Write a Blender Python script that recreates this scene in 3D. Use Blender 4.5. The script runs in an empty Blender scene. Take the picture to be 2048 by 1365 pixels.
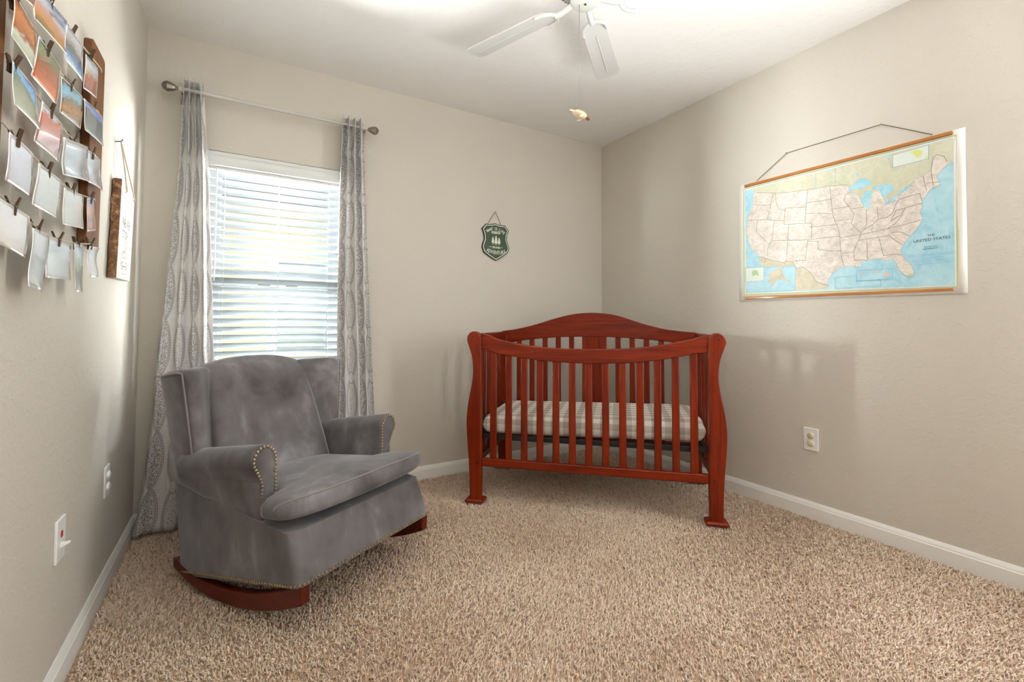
import bpy, bmesh, math, random
import numpy as np
from mathutils import Vector, Matrix
PI = math.pi
SC = bpy.context.scene
COL = SC.collection
random.seed(7)
RNG = np.random.default_rng(11)

# ---------------------------------------------------------------- camera, world, lights, exposure
W, HC, DEP = 2.958, 2.44, 3.03            # room width, ceiling height, depth (window wall is y = 0)
cam_d = bpy.data.cameras.new('camera')
cam = bpy.data.objects.new('camera', cam_d)
COL.objects.link(cam)
SC.camera = cam
yaw, pitch, roll = 0.5430, 0.0355, 0.0030
F = Vector((math.sin(yaw)*math.cos(pitch), math.cos(yaw)*math.cos(pitch), math.sin(pitch)))
R0 = Vector((math.cos(yaw), -math.sin(yaw), 0)); U0 = R0.cross(F)
R = R0*math.cos(roll)+U0*math.sin(roll); U = -R0*math.sin(roll)+U0*math.cos(roll)
M = Matrix.Identity(4)
for i in range(3):
    M[i][0], M[i][1], M[i][2] = R[i], U[i], -F[i]
M.translation = Vector((0.4024, -2.8229, 0.9914))
cam.matrix_world = M
cam_d.sensor_width = 36; cam_d.sensor_fit = 'HORIZONTAL'
cam_d.lens = 914.844/2048*36
cam_d.shift_x = -0.00063; cam_d.shift_y = -0.0344
cam_d.clip_start = 0.02

wd = bpy.data.worlds.new('world'); SC.world = wd
wd.use_nodes = True
bg = wd.node_tree.nodes['Background']
bg.inputs[0].default_value = (0.86, 0.93, 1.0, 1)
bg.inputs[1].default_value = SKY_STRENGTH = 0.75

def light(name, kind, loc, target, energy, color=(1, 1, 1), size=1.0, size_y=None, spread=None):
    d = bpy.data.lights.new(name, kind); d.energy = energy; d.color = color
    o = bpy.data.objects.new(name, d); COL.objects.link(o)
    o.location = loc
    o.rotation_euler = (Vector(target)-Vector(loc)).to_track_quat('-Z', 'Y').to_euler()
    if kind == 'AREA':
        d.shape = 'RECTANGLE'; d.size = size; d.size_y = size_y or size
        if spread: d.spread = spread
    return o
sun = light('sun', 'SUN', (0, -4, 8), (0.6, 3, 1.0), 0.75, (1, 0.96, 0.9)); sun.data.angle = 0.01
light('daylight_left', 'AREA', (-0.95, 0.72, 1.35), (1.2, -0.4, 1.2), 215, (1.0, 0.99, 0.98), 0.75, 0.8, math.radians(70))
light('daylight_right', 'AREA', (2.3, 0.95, 1.5), (0.1, -0.6, 1.2), 190, (1.0, 0.99, 0.98), 1.2, 1.4, math.radians(70))
light('ground_bounce', 'AREA', (0.6, 2.1, -0.22), (0.6, 0.0, 1.2), 300, (1.0, 0.985, 0.95), 3.0, 1.0, math.radians(70))
light('bounce_flash', 'AREA', (1.2, -2.95, 0.9), (1.25, -2.3, 2.44), 34, (0.98, 0.99, 1.0), 1.6, 0.3, math.radians(85))
light('left_wall_fill', 'AREA', (2.9, -2.72, 1.35), (0.0, -1.9, 1.2), 25, (0.94, 0.97, 1.0), 0.5, 1.8)  # added fill lamp to brighten the left wall; the room has no doorway here
light('camera_fill', 'AREA', (0.9, -2.99, 1.3), (1.4, 0.0, 0.9), 4, (0.98, 0.99, 1.0), 1.4, 1.6)
SC.view_settings.view_transform = 'Standard'
SC.view_settings.look = 'None'
SC.view_settings.exposure = 0.42
SC.view_settings.gamma = 1.0
SC.view_settings.use_curve_mapping = False
SC.cycles.use_denoising = True
SC.cycles.max_bounces = 10
SC.cycles.diffuse_bounces = 6
SC.cycles.transparent_max_bounces = 12
SC.cycles.sample_clamp_indirect = 6.0

# ---------------------------------------------------------------- helpers
def S(r, g, b):
    f = lambda c: c/12.92 if c <= 0.04045 else ((c+0.055)/1.055)**2.4
    return (f(r/255), f(g/255), f(b/255))

class X:
    """a node socket with arithmetic"""
    def __init__(s, nt, sock): s.nt = nt; s.s = sock
    def m(s, op, b=None, c=None):
        n = s.nt.nodes.new('ShaderNodeMath'); n.operation = op
        for i, v in enumerate((s, b, c)):
            if v is None: continue
            if isinstance(v, X): s.nt.links.new(v.s, n.inputs[i])
            else: n.inputs[i].default_value = v
        return X(s.nt, n.outputs[0])
    def __add__(s, b): return s.m('ADD', b)
    def __sub__(s, b): return s.m('SUBTRACT', b)
    def __mul__(s, b): return s.m('MULTIPLY', b)
    def __truediv__(s, b): return s.m('DIVIDE', b)
    def lt(s, b): return s.m('LESS_THAN', b)
    def gt(s, b): return s.m('GREATER_THAN', b)
    def abs(s): return s.m('ABSOLUTE')
    def inv(s): return (s*-1.0)+1.0
    def mx(s, b): return s.m('MAXIMUM', b)

class Mat:
    def __init__(s, name, color=(.5, .5, .5), rough=.5, **kw):
        s.m = bpy.data.materials.new(name); s.m.use_nodes = True
        s.nt = s.m.node_tree; s.b = s.nt.nodes['Principled BSDF']
        s.set('Base Color', (*color, 1)); s.set('Roughness', rough)
        for k, v in kw.items(): s.set(k.replace('_', ' '), v)
    def set(s, k, v):
        if isinstance(v, X): s.nt.links.new(v.s, s.b.inputs[k])
        elif hasattr(v, 'is_linked') or isinstance(v, bpy.types.NodeSocket): s.nt.links.new(v, s.b.inputs[k])
        else: s.b.inputs[k].default_value = v
        return s
    def node(s, t, ins=None, **kw):
        n = s.nt.nodes.new(t)
        for k, v in kw.items(): setattr(n, k, v)
        for k, v in (ins or {}).items():
            if isinstance(v, X): s.nt.links.new(v.s, n.inputs[k])
            elif isinstance(v, bpy.types.NodeSocket): s.nt.links.new(v, n.inputs[k])
            else: n.inputs[k].default_value = v
        return n
    def coords(s, kind='Object', scale=(1, 1, 1)):
        tc = s.node('ShaderNodeTexCoord')
        mp = s.node('ShaderNodeMapping', {'Vector': tc.outputs[kind], 'Scale': scale})
        return mp.outputs[0]
    def noise(s, vec, scale, detail=3, rough=.5, dist=0):
        n = s.node('ShaderNodeTexNoise', {'Vector': vec, 'Scale': scale, 'Detail': detail, 'Roughness': rough, 'Distortion': dist})
        return X(s.nt, n.outputs[0])
    def voro(s, vec, scale):
        return X(s.nt, s.node('ShaderNodeTexVoronoi', {'Vector': vec, 'Scale': scale}).outputs['Distance'])
    def ramp(s, fac, stops, interp='LINEAR'):
        n = s.node('ShaderNodeValToRGB', {'Fac': fac}); cr = n.color_ramp; cr.interpolation = interp
        while len(cr.elements) < len(stops): cr.elements.new(.5)
        for e, (p, c) in zip(cr.elements, stops): e.position = p; e.color = (*c, 1)
        return n.outputs[0]
    def mix(s, fac, a, b):
        n = s.node('ShaderNodeMix', data_type='RGBA')
        for k, v in ((0, fac), (6, a), (7, b)):
            if isinstance(v, X): s.nt.links.new(v.s, n.inputs[k])
            elif isinstance(v, bpy.types.NodeSocket): s.nt.links.new(v, n.inputs[k])
            elif k and len(v) == 3: n.inputs[k].default_value = (*v, 1)
            else: n.inputs[k].default_value = v
        return n.outputs[2]
    def bump(s, h, strength=.3, dist=.002):
        n = s.node('ShaderNodeBump', {'Height': h, 'Strength': strength, 'Distance': dist})
        s.set('Normal', n.outputs[0]); return s
    def xyz(s, vec):
        n = s.node('ShaderNodeSeparateXYZ', {0: vec})
        return [X(s.nt, o) for o in n.outputs]

class MB:
    """collects shapes into ONE mesh object"""
    def __init__(s): s.v = []; s.f = []; s.uv = None
    def add(s, vs, fs):
        o = len(s.v); s.v += [tuple(p) for p in vs]; s.f += [tuple(i+o for i in f) for f in fs]; return s
    def box(s, x0, x1, y0, y1, z0, z1):
        return s.add([(x, y, z) for z in (z0, z1) for y in (y0, y1) for x in (x0, x1)],
                     [(0, 2, 3, 1), (4, 5, 7, 6), (0, 1, 5, 4), (2, 6, 7, 3), (0, 4, 6, 2), (1, 3, 7, 5)])
    def prism(s, pts, fn, t0, t1):
        """2-D outline pushed from t0 to t1; fn(a, b, t) gives the 3-D point"""
        n = len(pts)
        vs = [fn(a, b, t0) for a, b in pts]+[fn(a, b, t1) for a, b in pts]
        fs = [tuple(range(n))[::-1], tuple(range(n, 2*n))]+[(i, (i+1) % n, n+(i+1) % n, n+i) for i in range(n)]
        return s.add(vs, fs)
    def loft(s, rings, cap0=True, cap1=True, closed=True):
        n = len(rings[0]); vs = [p for r in rings for p in r]; fs = []
        for k in range(len(rings)-1):
            for i in range(n if closed else n-1):
                j = (i+1) % n
                fs.append((k*n+i, k*n+j, (k+1)*n+j, (k+1)*n+i))
        if cap0: fs.append(tuple(range(n))[::-1])
        if cap1: fs.append(tuple(range((len(rings)-1)*n, len(rings)*n)))
        return s.add(vs, fs)
    def tube(s, path, r, n=8, flat=1.0):
        P = [Vector(p) for p in path]; rings = []
        ref = None
        for i, p in enumerate(P):
            t = (P[min(i+1, len(P)-1)]-P[max(i-1, 0)]).normalized()
            if ref is None: ref = Vector((0, 0, 1)) if abs(t.z) < .9 else Vector((1, 0, 0))
            a = (ref-t*ref.dot(t)).normalized(); b = t.cross(a); ref = a
            rr = r[i] if isinstance(r, (list, tuple)) else r
            rings.append([p+a*math.cos(2*PI*k/n)*rr+b*math.sin(2*PI*k/n)*rr*flat for k in range(n)])
        return s.loft(rings)
    def lathe(s, prof, c=(0, 0, 0), ax=(0, 0, 1), n=20):
        az = Vector(ax).normalized(); ref = Vector((1, 0, 0)) if abs(az.x) < .9 else Vector((0, 1, 0))
        a = (ref-az*ref.dot(az)).normalized(); b = az.cross(a); c = Vector(c)
        return s.loft([[c+az*z+a*math.cos(2*PI*k/n)*max(r, 1e-5)+b*math.sin(2*PI*k/n)*max(r, 1e-5) for k in range(n)] for r, z in prof])
    def ball(s, c, r, n=8, m=6, sc=(1, 1, 1)):
        c = Vector(c)
        return s.loft([[c+Vector((r*sc[0]*math.sin(PI*(j+.02)/(m+.04))*math.cos(2*PI*k/n), r*sc[1]*math.sin(PI*(j+.02)/(m+.04))*math.sin(2*PI*k/n), -r*sc[2]*math.cos(PI*(j+.02)/(m+.04)))) for k in range(n)] for j in range(m+1)])
    def grid(s, fn, nu, nv):
        vs = [fn(i/nu, j/nv) for j in range(nv+1) for i in range(nu+1)]
        fs = [(j*(nu+1)+i, j*(nu+1)+i+1, (j+1)*(nu+1)+i+1, (j+1)*(nu+1)+i) for j in range(nv) for i in range(nu)]
        return s.add(vs, fs)
    def xf(s, m):
        s.v = [tuple(m @ Vector(p)) for p in s.v]; return s
    def build(s, name, mat, parent=None, angle=40, bevel=0, seg=2, subsurf=0, solid=0, fix=True):
        me = bpy.data.meshes.new(name)
        me.from_pydata(s.v, [], s.f)
        if fix:
            bm = bmesh.new(); bm.from_mesh(me)
            bmesh.ops.recalc_face_normals(bm, faces=bm.faces); bm.to_mesh(me); bm.free()
        me.polygons.foreach_set('use_smooth', [True]*len(me.polygons))
        if not subsurf: me.set_sharp_from_angle(angle=math.radians(angle))
        me.materials.append(mat.m if isinstance(mat, Mat) else mat)
        if s.uv:
            uvl = me.uv_layers.new(name='UVMap')
            li = np.zeros(len(me.loops), dtype=np.int32); me.loops.foreach_get('vertex_index', li)
            uvl.data.foreach_set('uv', np.array(s.uv, dtype=np.float32)[li].ravel())
        o = bpy.data.objects.new(name, me); COL.objects.link(o)
        if parent is not None: o.parent = parent
        if solid:
            md = o.modifiers.new('solid', 'SOLIDIFY'); md.thickness = solid; md.offset = -1
        if bevel:
            md = o.modifiers.new('bevel', 'BEVEL'); md.width = bevel; md.segments = seg; md.limit_method = 'ANGLE'; md.angle_limit = math.radians(35)
            md.harden_normals = False
        if subsurf:
            md = o.modifiers.new('sub', 'SUBSURF'); md.levels = subsurf; md.render_levels = subsurf
        return o

def thing(name, label, cat, loc=(0, 0, 0), rz=0.0, group=None):
    o = bpy.data.objects.new(name, None); COL.objects.link(o); o.empty_display_size = .05
    o.location = loc; o.rotation_euler = (0, 0, rz)
    return tag(o, label, cat, group)
def tag(o, label=None, cat=None, group=None, kind=None):
    for k, v in (('label', label), ('category', cat), ('group', group), ('kind', kind)):
        if v: o[k] = v
    return o
def struct(o): o['kind'] = 'structure'; return o
def smooth(pts, n=6, closed=False):
    """Catmull-Rom through points"""
    P = [Vector(p) for p in pts]; out = []; N = len(P)
    rng = range(N) if closed else range(N-1)
    g = (lambda i: P[i % N]) if closed else (lambda i: P[max(0, min(N-1, i))])
    for i in rng:
        a, b, c, d = g(i-1), g(i), g(i+1), g(i+2)
        for k in range(n):
            t = k/n
            out.append(.5*((2*b)+(c-a)*t+(2*a-5*b+4*c-d)*t*t+(3*b-a-3*c+d)*t**3))
    if not closed: out.append(P[-1])
    return [tuple(p) for p in out]
def lerp(a, b, t): return a+(b-a)*t
def interp(x, xs, ys): return float(np.interp(x, xs, ys))
def text_into(mb, string, size, org, ex, ey, en, ext=.0006, align='CENTER', sx=1.0, wt=0.0):
    cu = bpy.data.curves.new('lettering', 'FONT'); cu.body = string; cu.size = size; cu.align_x = align
    cu.resolution_u = 2; cu.offset = wt
    o = bpy.data.objects.new('lettering', cu); COL.objects.link(o)
    dg = bpy.context.evaluated_depsgraph_get()
    me = bpy.data.meshes.new_from_object(o.evaluated_get(dg))
    org, ex, ey, en = map(Vector, (org, ex, ey, en))
    vs = [org+ex*v.co.x*sx+ey*v.co.y+en*ext for v in me.vertices]
    mb.add(vs, [tuple(p.vertices) for p in me.polygons])
    bpy.data.objects.remove(o); bpy.data.curves.remove(cu); bpy.data.meshes.remove(me)
def arc_text(mb, string, size, c, rad, a0, a1, ex, ey, en, ext, flip=False):
    """letters set one by one along an arc from angle a0 to a1"""
    n = len(string); c, ex, ey, en = map(Vector, (c, ex, ey, en))
    for i, ch in enumerate(string):
        if ch == ' ': continue
        a = lerp(a0, a1, (i+.5)/n)
        er = ex*math.cos(a)+ey*math.sin(a)
        up = -er if flip else er
        tx = (ex*math.sin(a)-ey*math.cos(a))*(1 if not flip else -1)
        text_into(mb, ch, size, c+er*rad, tx, up, en, ext, wt=.0006)

# ---------------------------------------------------------------- materials
def paint(name, col, bscale=130, bs=.38):
    m = Mat(name, col, .62)
    v = m.coords()
    n = m.noise(v, bscale, 4, .55); n2 = m.noise(v, bscale*.35, 2)
    kd = m.node('ShaderNodeMapRange', {'Value': m.noise(v, bscale*.3, 4, .6, .4), 'From Min': .52, 'From Max': .60})
    m.bump(n*.5+n2*.5+X(m.nt, kd.outputs[0])*.5, bs, .0022)
    m.set('Base Color', m.mix(m.noise(v, 1.3, 2), tuple(c*.97 for c in col), tuple(min(1, c*1.03) for c in col)))
    return m
M_WALL = paint('wall_paint', S(201, 195, 184))
M_CEIL = paint('ceiling_paint', S(232, 231, 228), 75, .55)
M_TRIM = Mat('trim_paint', S(233, 232, 228), .35)
M_TRIM.bump(M_TRIM.noise(M_TRIM.coords('Object', (1, 1, 1)), 60, 2), .03, .001)
M_WHITE = Mat('white_plastic', S(236, 236, 233), .35)
M_VINYL = Mat('window_vinyl', S(232, 236, 236), .4)
M_BLIND = Mat('blind_vinyl', S(164, 170, 176), .38)
M_VALANCE = Mat('valance_vinyl', S(218, 221, 220), .4)
M_CORD = Mat('blind_cord', S(196, 200, 202), .8)
M_FAN = Mat('fan_white', S(190, 190, 186), .42)
M_FANSLOT = Mat('fan_vent_dark', S(70, 70, 70), .7)
M_CHAIN = Mat('pull_chain_metal', S(150, 150, 146), .3, Metallic=1.0)
M_BRASS = Mat('antique_brass', S(186, 168, 128), .34, Metallic=1.0)
M_STEEL = Mat('brushed_nickel', S(146, 138, 128), .3, Metallic=1.0)
M_ROD = Mat('rod_enamel', S(196, 194, 188), .3)
M_BLACK = Mat('black_iron', S(22, 20, 20), .5)
M_RED = Mat('red_plastic', S(178, 38, 30), .4)
M_TAN = Mat('almond_plastic', S(208, 199, 176), .35)

def wood(name, dark, light, axis='z', scale=9, rough=.4, coat=.12, stretch=14, contrast=1.0):
    m = Mat(name, dark, rough)
    sc = {'x': (1, stretch, stretch), 'y': (stretch, 1, stretch), 'z': (stretch, stretch, 1)}[axis]
    v = m.coords('Object', sc)
    n = m.noise(v, scale*.32, 5, .6, .6); n2 = m.noise(v, scale*1.4, 3, .6)
    f = n*.75+n2*.25
    m.set('Base Color', m.ramp(f, [(.5-.22/contrast, dark), (.5+.22/contrast, light)]))
    m.set('Specular IOR Level', .22); m.set('Coat Weight', coat); m.set('Coat Roughness', .12)
    m.bump(n2, .05, .001)
    return m
CH_D, CH_L = (.066, .0032, .0003), (.245, .0225, .0005)
M_CH_X = wood('cherry_wood_lengthwise', CH_D, CH_L, 'x')
M_CH_Z = wood('cherry_wood_upright', CH_D, CH_L, 'z')
M_CH_Y = wood('cherry_wood_crosswise', CH_D, CH_L, 'y')
M_ROCK = wood('rocker_wood', (.050, .0055, .002), (.115, .014, .004), 'y')
M_BOARD = wood('walnut_board', S(70, 38, 18), S(134, 84, 42), 'z', 7, .5, .1, 9)
M_BAR = wood('oak_bar', S(150, 92, 36), S(192, 128, 62), 'y', 9, .45, .15, 12)
M_PEG = wood('dark_peg_wood', S(48, 34, 24), S(96, 72, 52), 'z', 60, .6, 0, 4)
M_SLICE = wood('pale_wood_face', S(222, 217, 207), S(238, 235, 228), 'z', 10, .55, 0, 6)
M_BARK = Mat('bark', S(110, 78, 52), .9)
_v = M_BARK.coords(); _n = M_BARK.noise(_v, 55, 5, .65)
M_BARK.set('Base Color', M_BARK.ramp(_n, [(.3, S(64, 42, 28)), (.55, S(128, 92, 62)), (.72, S(190, 150, 112))])).bump(_n, .9, .006)
M_TWINE = Mat('jute_twine', S(186, 172, 148), .9)
M_TWINE.bump(M_TWINE.noise(M_TWINE.coords('Object', (1, 1, 1)), 400, 2), .5, .001)
M_DTWINE = Mat('brown_cord', S(74, 52, 40), .85)

def velvet():
    m = Mat('grey_velvet', S(104, 100, 100), .78)
    v = m.coords()
    a = m.noise(v, 4.2, 3, .5, .7); b = m.noise(m.coords('Object', (1, 1, .45)), 15, 4, .6, .5)
    f = a*.7+b*.3
    m.set('Base Color', m.ramp(f, [(.34, S(78, 74, 74)), (.46, S(97, 93, 93)), (.54, S(106, 102, 103)), (.66, S(136, 133, 136))]))
    m.set('Sheen Weight', .4); m.set('Sheen Roughness', .38); m.set('Sheen Tint', (.86, .88, .94, 1))
    m.set('Specular IOR Level', .2)
    m.bump(m.noise(v, 420, 2)*.5+b*.5, .12, .002)
    return m
M_VELVET = velvet()
M_WELT = Mat('grey_welt', S(118, 112, 110), .8, Sheen_Weight=.4)

def carpet_mat():
    m = Mat('carpet_yarn', S(170, 138, 110), .95)
    at = m.node('ShaderNodeAttribute', attribute_name='tint')
    f = X(m.nt, at.outputs['Fac'])
    m.set('Base Color', m.ramp(f, [(0, S(178, 150, 126)), (.5, S(224, 199, 174)), (1, S(246, 230, 210))]))
    m.set('Sheen Weight', .25)
    m.set('Specular IOR Level', .1)
    return m
M_CARPET = carpet_mat()
M_BACKING = Mat('carpet_backing', S(176, 146, 122), .95)
M_BACKING.bump(M_BACKING.noise(M_BACKING.coords(), 260, 3), .8, .006)

def curtain_mat():
    m = Mat('printed_curtain', (.6, .6, .6), .9)
    tc = m.node('ShaderNodeTexCoord'); uv = tc.outputs['UV']
    u, v, _ = m.xyz(uv)
    PU, PV = .20, .262
    # gentle hand-printed wobble
    c = u/PU; k = c.m('FLOOR'); fu = (c-k-.5)*PU
    par = k.m('MODULO', 2.0).abs(); v2 = v
    ph = v2*(2*PI/PV)
    w = (v2*(PI/PV)).m('SINE').abs().m('POWER', .72)*.070+.013+(v2*(2*PI/.026)).m('SINE').abs()*.0028
    d = fu.abs()-w
    band = lambda a, b: d.gt(a)*d.lt(b)
    vor = m.voro(uv, 120); noi = m.noise(uv, 150, 3, .7)
    dense = d.lt(-.031)*((vor*.9+noi*.8).lt(par*-.14+.82))
    cell = ((v2/.0125).m('FRACT')-.5)*.0125
    q = d+.0125
    dot = (cell*cell+q*q).lt(.0043*.0043)
    beads = band(-.0225, -.0035)*(dot.inv())*.62
    line1 = band(-.0255, -.0225); line2 = band(-.0035, -.0012)
    line0 = band(-.033, -.031)
    specks = d.gt(.004)*m.voro(uv, 62).lt(.17)*.55
    fv = (v2/PV+.5).m('FRACT')-.5
    e = (fu/.030)*(fu/.030)+((fv*PV)/.036)*((fv*PV)/.036)+(par*-1.0+1.0)*9.0
    inside = e.lt(1.0); ring = e.gt(.78)*e.lt(1.0)
    innerm = inside*ring.inv()*(m.voro(uv, 85).lt(.22))*.6
    body = (dense*.78).mx(beads).mx(line1*.8).mx(line2*.8).mx(line0*.35).mx(specks)
    ink = (body*inside.inv()).mx(ring*.75).mx(innerm)
    ink = ink*(noi*.5+.72)
    col = m.mix(ink, S(236, 234, 232), S(122, 112, 116))
    m.set('Base Color', col)
    m.bump(m.noise(m.coords('UV', (1, 1, 1)), 900, 1), .12, .001)
    tr = m.node('ShaderNodeBsdfTranslucent', {'Color': col})
    mx = m.node('ShaderNodeMixShader', {0: .22, 1: m.b.outputs[0], 2: tr.outputs[0]})
    m.nt.links.new(mx.outputs[0], m.nt.nodes['Material Output'].inputs[0])
    return m
M_CURTAIN = curtain_mat()
_t = M_BLIND.node('ShaderNodeBsdfTranslucent', {'Color': (*S(235, 238, 240), 1)})
_x = M_BLIND.node('ShaderNodeMixShader', {0: .1, 1: M_BLIND.b.outputs[0], 2: _t.outputs[0]})
M_BLIND.nt.links.new(_x.outputs[0], M_BLIND.nt.nodes['Material Output'].inputs[0])

def sheet_mat():
    m = Mat('gingham_sheet', (.6, .6, .6), .9)
    u, v, _ = m.xyz(m.coords('UV'))
    P = .066
    a = (u/P).m('FRACT').lt(.5); b = (v/P).m('FRACT').lt(.5)
    al = (u/(2*P)).m('FRACT').lt(.5); bl = (v/(2*P)).m('FRACT').lt(.5)
    one = m.mix(a.mx(b), S(232, 229, 222), S(198, 190, 178))
    both = m.mix(al, S(158, 154, 148), S(168, 158, 142))
    m.set('Base Color', m.mix(a*b, one, both))
    m.bump(m.noise(m.coords('UV'), 45, 2), .25, .003)
    return m
M_SHEET = sheet_mat()

def glass_mat():
    m = bpy.data.materials.new('window_glass'); m.use_nodes = True; nt = m.node_tree; nt.nodes.clear()
    o = nt.nodes.new('ShaderNodeOutputMaterial'); t = nt.nodes.new('ShaderNodeBsdfTransparent'); g = nt.nodes.new('ShaderNodeBsdfGlossy')
    t.inputs[0].default_value = (.95, .975, .97, 1); g.inputs['Roughness'].default_value = .02
    lf = nt.nodes.new('ShaderNodeLayerWeight'); lf.inputs[0].default_value = .5
    lp = nt.nodes.new('ShaderNodeMath'); lp.operation = 'POWER'; lp.inputs[1].default_value = 5.0; nt.links.new(lf.outputs['Facing'], lp.inputs[0])
    lw = nt.nodes.new('ShaderNodeMath'); lw.operation = 'MULTIPLY_ADD'; lw.inputs[1].default_value = .8; lw.inputs[2].default_value = .03; nt.links.new(lp.outputs[0], lw.inputs[0])
    mx = nt.nodes.new('ShaderNodeMixShader')
    nt.links.new(lw.outputs[0], mx.inputs[0]); nt.links.new(t.outputs[0], mx.inputs[1]); nt.links.new(g.outputs[0], mx.inputs[2])
    nt.links.new(mx.outputs[0], o.inputs[0])
    return m
M_GLASS = glass_mat()

# ---------------------------------------------------------------- tables (metres; wall planes)
MAP_SHEET=[(-1.2113, 1.8084), (-2.1978, 1.7986), (-2.1893, 1.115), (-1.2006, 1.1189)]
MAP_BARS=[[(-1.2452, 1.8022), (-2.1596, 1.7963), (-2.1593, 1.783), (-1.2449, 1.787)], [(-1.2365, 1.141), (-2.1465, 1.1375), (-2.1462, 1.1268), (-1.2362, 1.1267)]]
MAP_BORDER=[(-1.2324, 1.7833), (-2.1764, 1.7782), (-2.1628, 1.14), (-1.2224, 1.1475)]
MAP_INNER=[(-1.2447, 1.7701), (-2.1598, 1.7671), (-2.1512, 1.1485), (-1.2404, 1.1651)]
MAP_NORTH=[(-1.296, 1.7683), (-2.1598, 1.7653), (-2.1583, 1.6649), (-2.1521, 1.6637), (-2.1231, 1.6449), (-2.1041, 1.6195), (-2.1083, 1.5999), (-2.1148, 1.5797), (-2.089, 1.574), (-2.0744, 1.5558), (-2.0307, 1.5569), (-1.9772, 1.5437), (-1.9614, 1.5343), (-1.894, 1.5358), (-1.786, 1.6294), (-1.6931, 1.6812), (-1.5888, 1.6889), (-1.4608, 1.7025), (-1.4143, 1.7137), (-1.3251, 1.7378), (-1.3064, 1.7299), (-1.2956, 1.7491)]
MAP_LAND=[(-1.3065, 1.7365), (-1.3251, 1.7378), (-1.4143, 1.7137), (-1.4608, 1.7025), (-1.5888, 1.6889), (-1.6931, 1.6812), (-1.7314, 1.675), (-1.7686, 1.669), (-1.786, 1.6294), (-1.8155, 1.6083), (-1.8376, 1.5481), (-1.8946, 1.5625), (-1.9166, 1.5642), (-1.927, 1.5419), (-1.9621, 1.57), (-1.9778, 1.5728), (-2.0143, 1.6056), (-2.0323, 1.6296), (-2.0593, 1.6318), (-2.0812, 1.6476), (-2.0943, 1.7028), (-2.1062, 1.7115), (-2.1289, 1.6982), (-2.1375, 1.6742), (-2.1522, 1.6697), (-2.1231, 1.6449), (-2.1041, 1.6195), (-2.1083, 1.5999), (-2.1148, 1.5828), (-2.1101, 1.5766), (-2.089, 1.574), (-2.072, 1.5564), (-2.0654, 1.5424), (-2.053, 1.5265), (-2.0539, 1.5011), (-2.0445, 1.4717), (-2.0537, 1.451), (-2.0424, 1.4218), (-2.0271, 1.3992), (-2.0077, 1.377), (-1.9841, 1.3422), (-1.9733, 1.318), (-1.9775, 1.2981), (-1.9953, 1.2704), (-2.0122, 1.2431), (-2.0191, 1.214), (-2.0142, 1.1955), (-1.9951, 1.1958), (-1.9793, 1.2144), (-1.9627, 1.2353), (-1.957, 1.2617), (-1.9427, 1.2816), (-1.9159, 1.2781), (-1.8944, 1.2905), (-1.8665, 1.2904), (-1.838, 1.2869), (-1.8175, 1.2803), (-1.8259, 1.2637), (-1.8024, 1.2606), (-1.7787, 1.2672), (-1.7482, 1.269), (-1.7326, 1.2635), (-1.6973, 1.2383), (-1.6775, 1.2112), (-1.6781, 1.1794), (-1.6442, 1.1919), (-1.6177, 1.21), (-1.6012, 1.241), (-1.5809, 1.2682), (-1.5566, 1.2856), (-1.5278, 1.2794), (-1.5065, 1.3184), (-1.4694, 1.3264), (-1.4654, 1.3167), (-1.3999, 1.3383), (-1.3398, 1.3663), (-1.3191, 1.3721), (-1.3027, 1.3972), (-1.2774, 1.4172), (-1.2643, 1.4625), (-1.2503, 1.5134), (-1.2507, 1.5403), (-1.2576, 1.5896), (-1.2723, 1.6371), (-1.2945, 1.6784), (-1.289, 1.7089), (-1.2954, 1.7325)]
MAP_SOUTH=[(-1.3398, 1.3663), (-1.3999, 1.3383), (-1.4654, 1.3167), (-1.4694, 1.3264), (-1.5065, 1.3184), (-1.5278, 1.2794), (-1.5566, 1.2856), (-1.5809, 1.2682), (-1.6012, 1.241), (-1.6177, 1.21), (-1.6442, 1.1919), (-1.6781, 1.1794), (-1.67, 1.1626), (-1.5184, 1.1626), (-1.5208, 1.2939), (-1.3991, 1.2865), (-1.3689, 1.3015), (-1.3511, 1.3098), (-1.3309, 1.3298), (-1.3191, 1.3705)]
MAP_ALASKA=[(-1.3869, 1.2756), (-1.4069, 1.2818), (-1.4498, 1.2949), (-1.4574, 1.291), (-1.4532, 1.2695), (-1.464, 1.2373), (-1.49, 1.2198), (-1.5044, 1.1995), (-1.475, 1.217), (-1.4295, 1.2323), (-1.4136, 1.2137), (-1.3895, 1.1915), (-1.3668, 1.1793), (-1.3978, 1.2109), (-1.37, 1.2249), (-1.3904, 1.2434), (-1.3746, 1.2567)]
MAP_MICH=[(-1.8749, 1.6077), (-1.9011, 1.608), (-1.9051, 1.5869), (-1.9166, 1.5629), (-1.9271, 1.5472), (-1.9133, 1.537), (-1.894, 1.5325), (-1.847, 1.5276), (-1.8587, 1.5367), (-1.864, 1.5763)]
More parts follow.
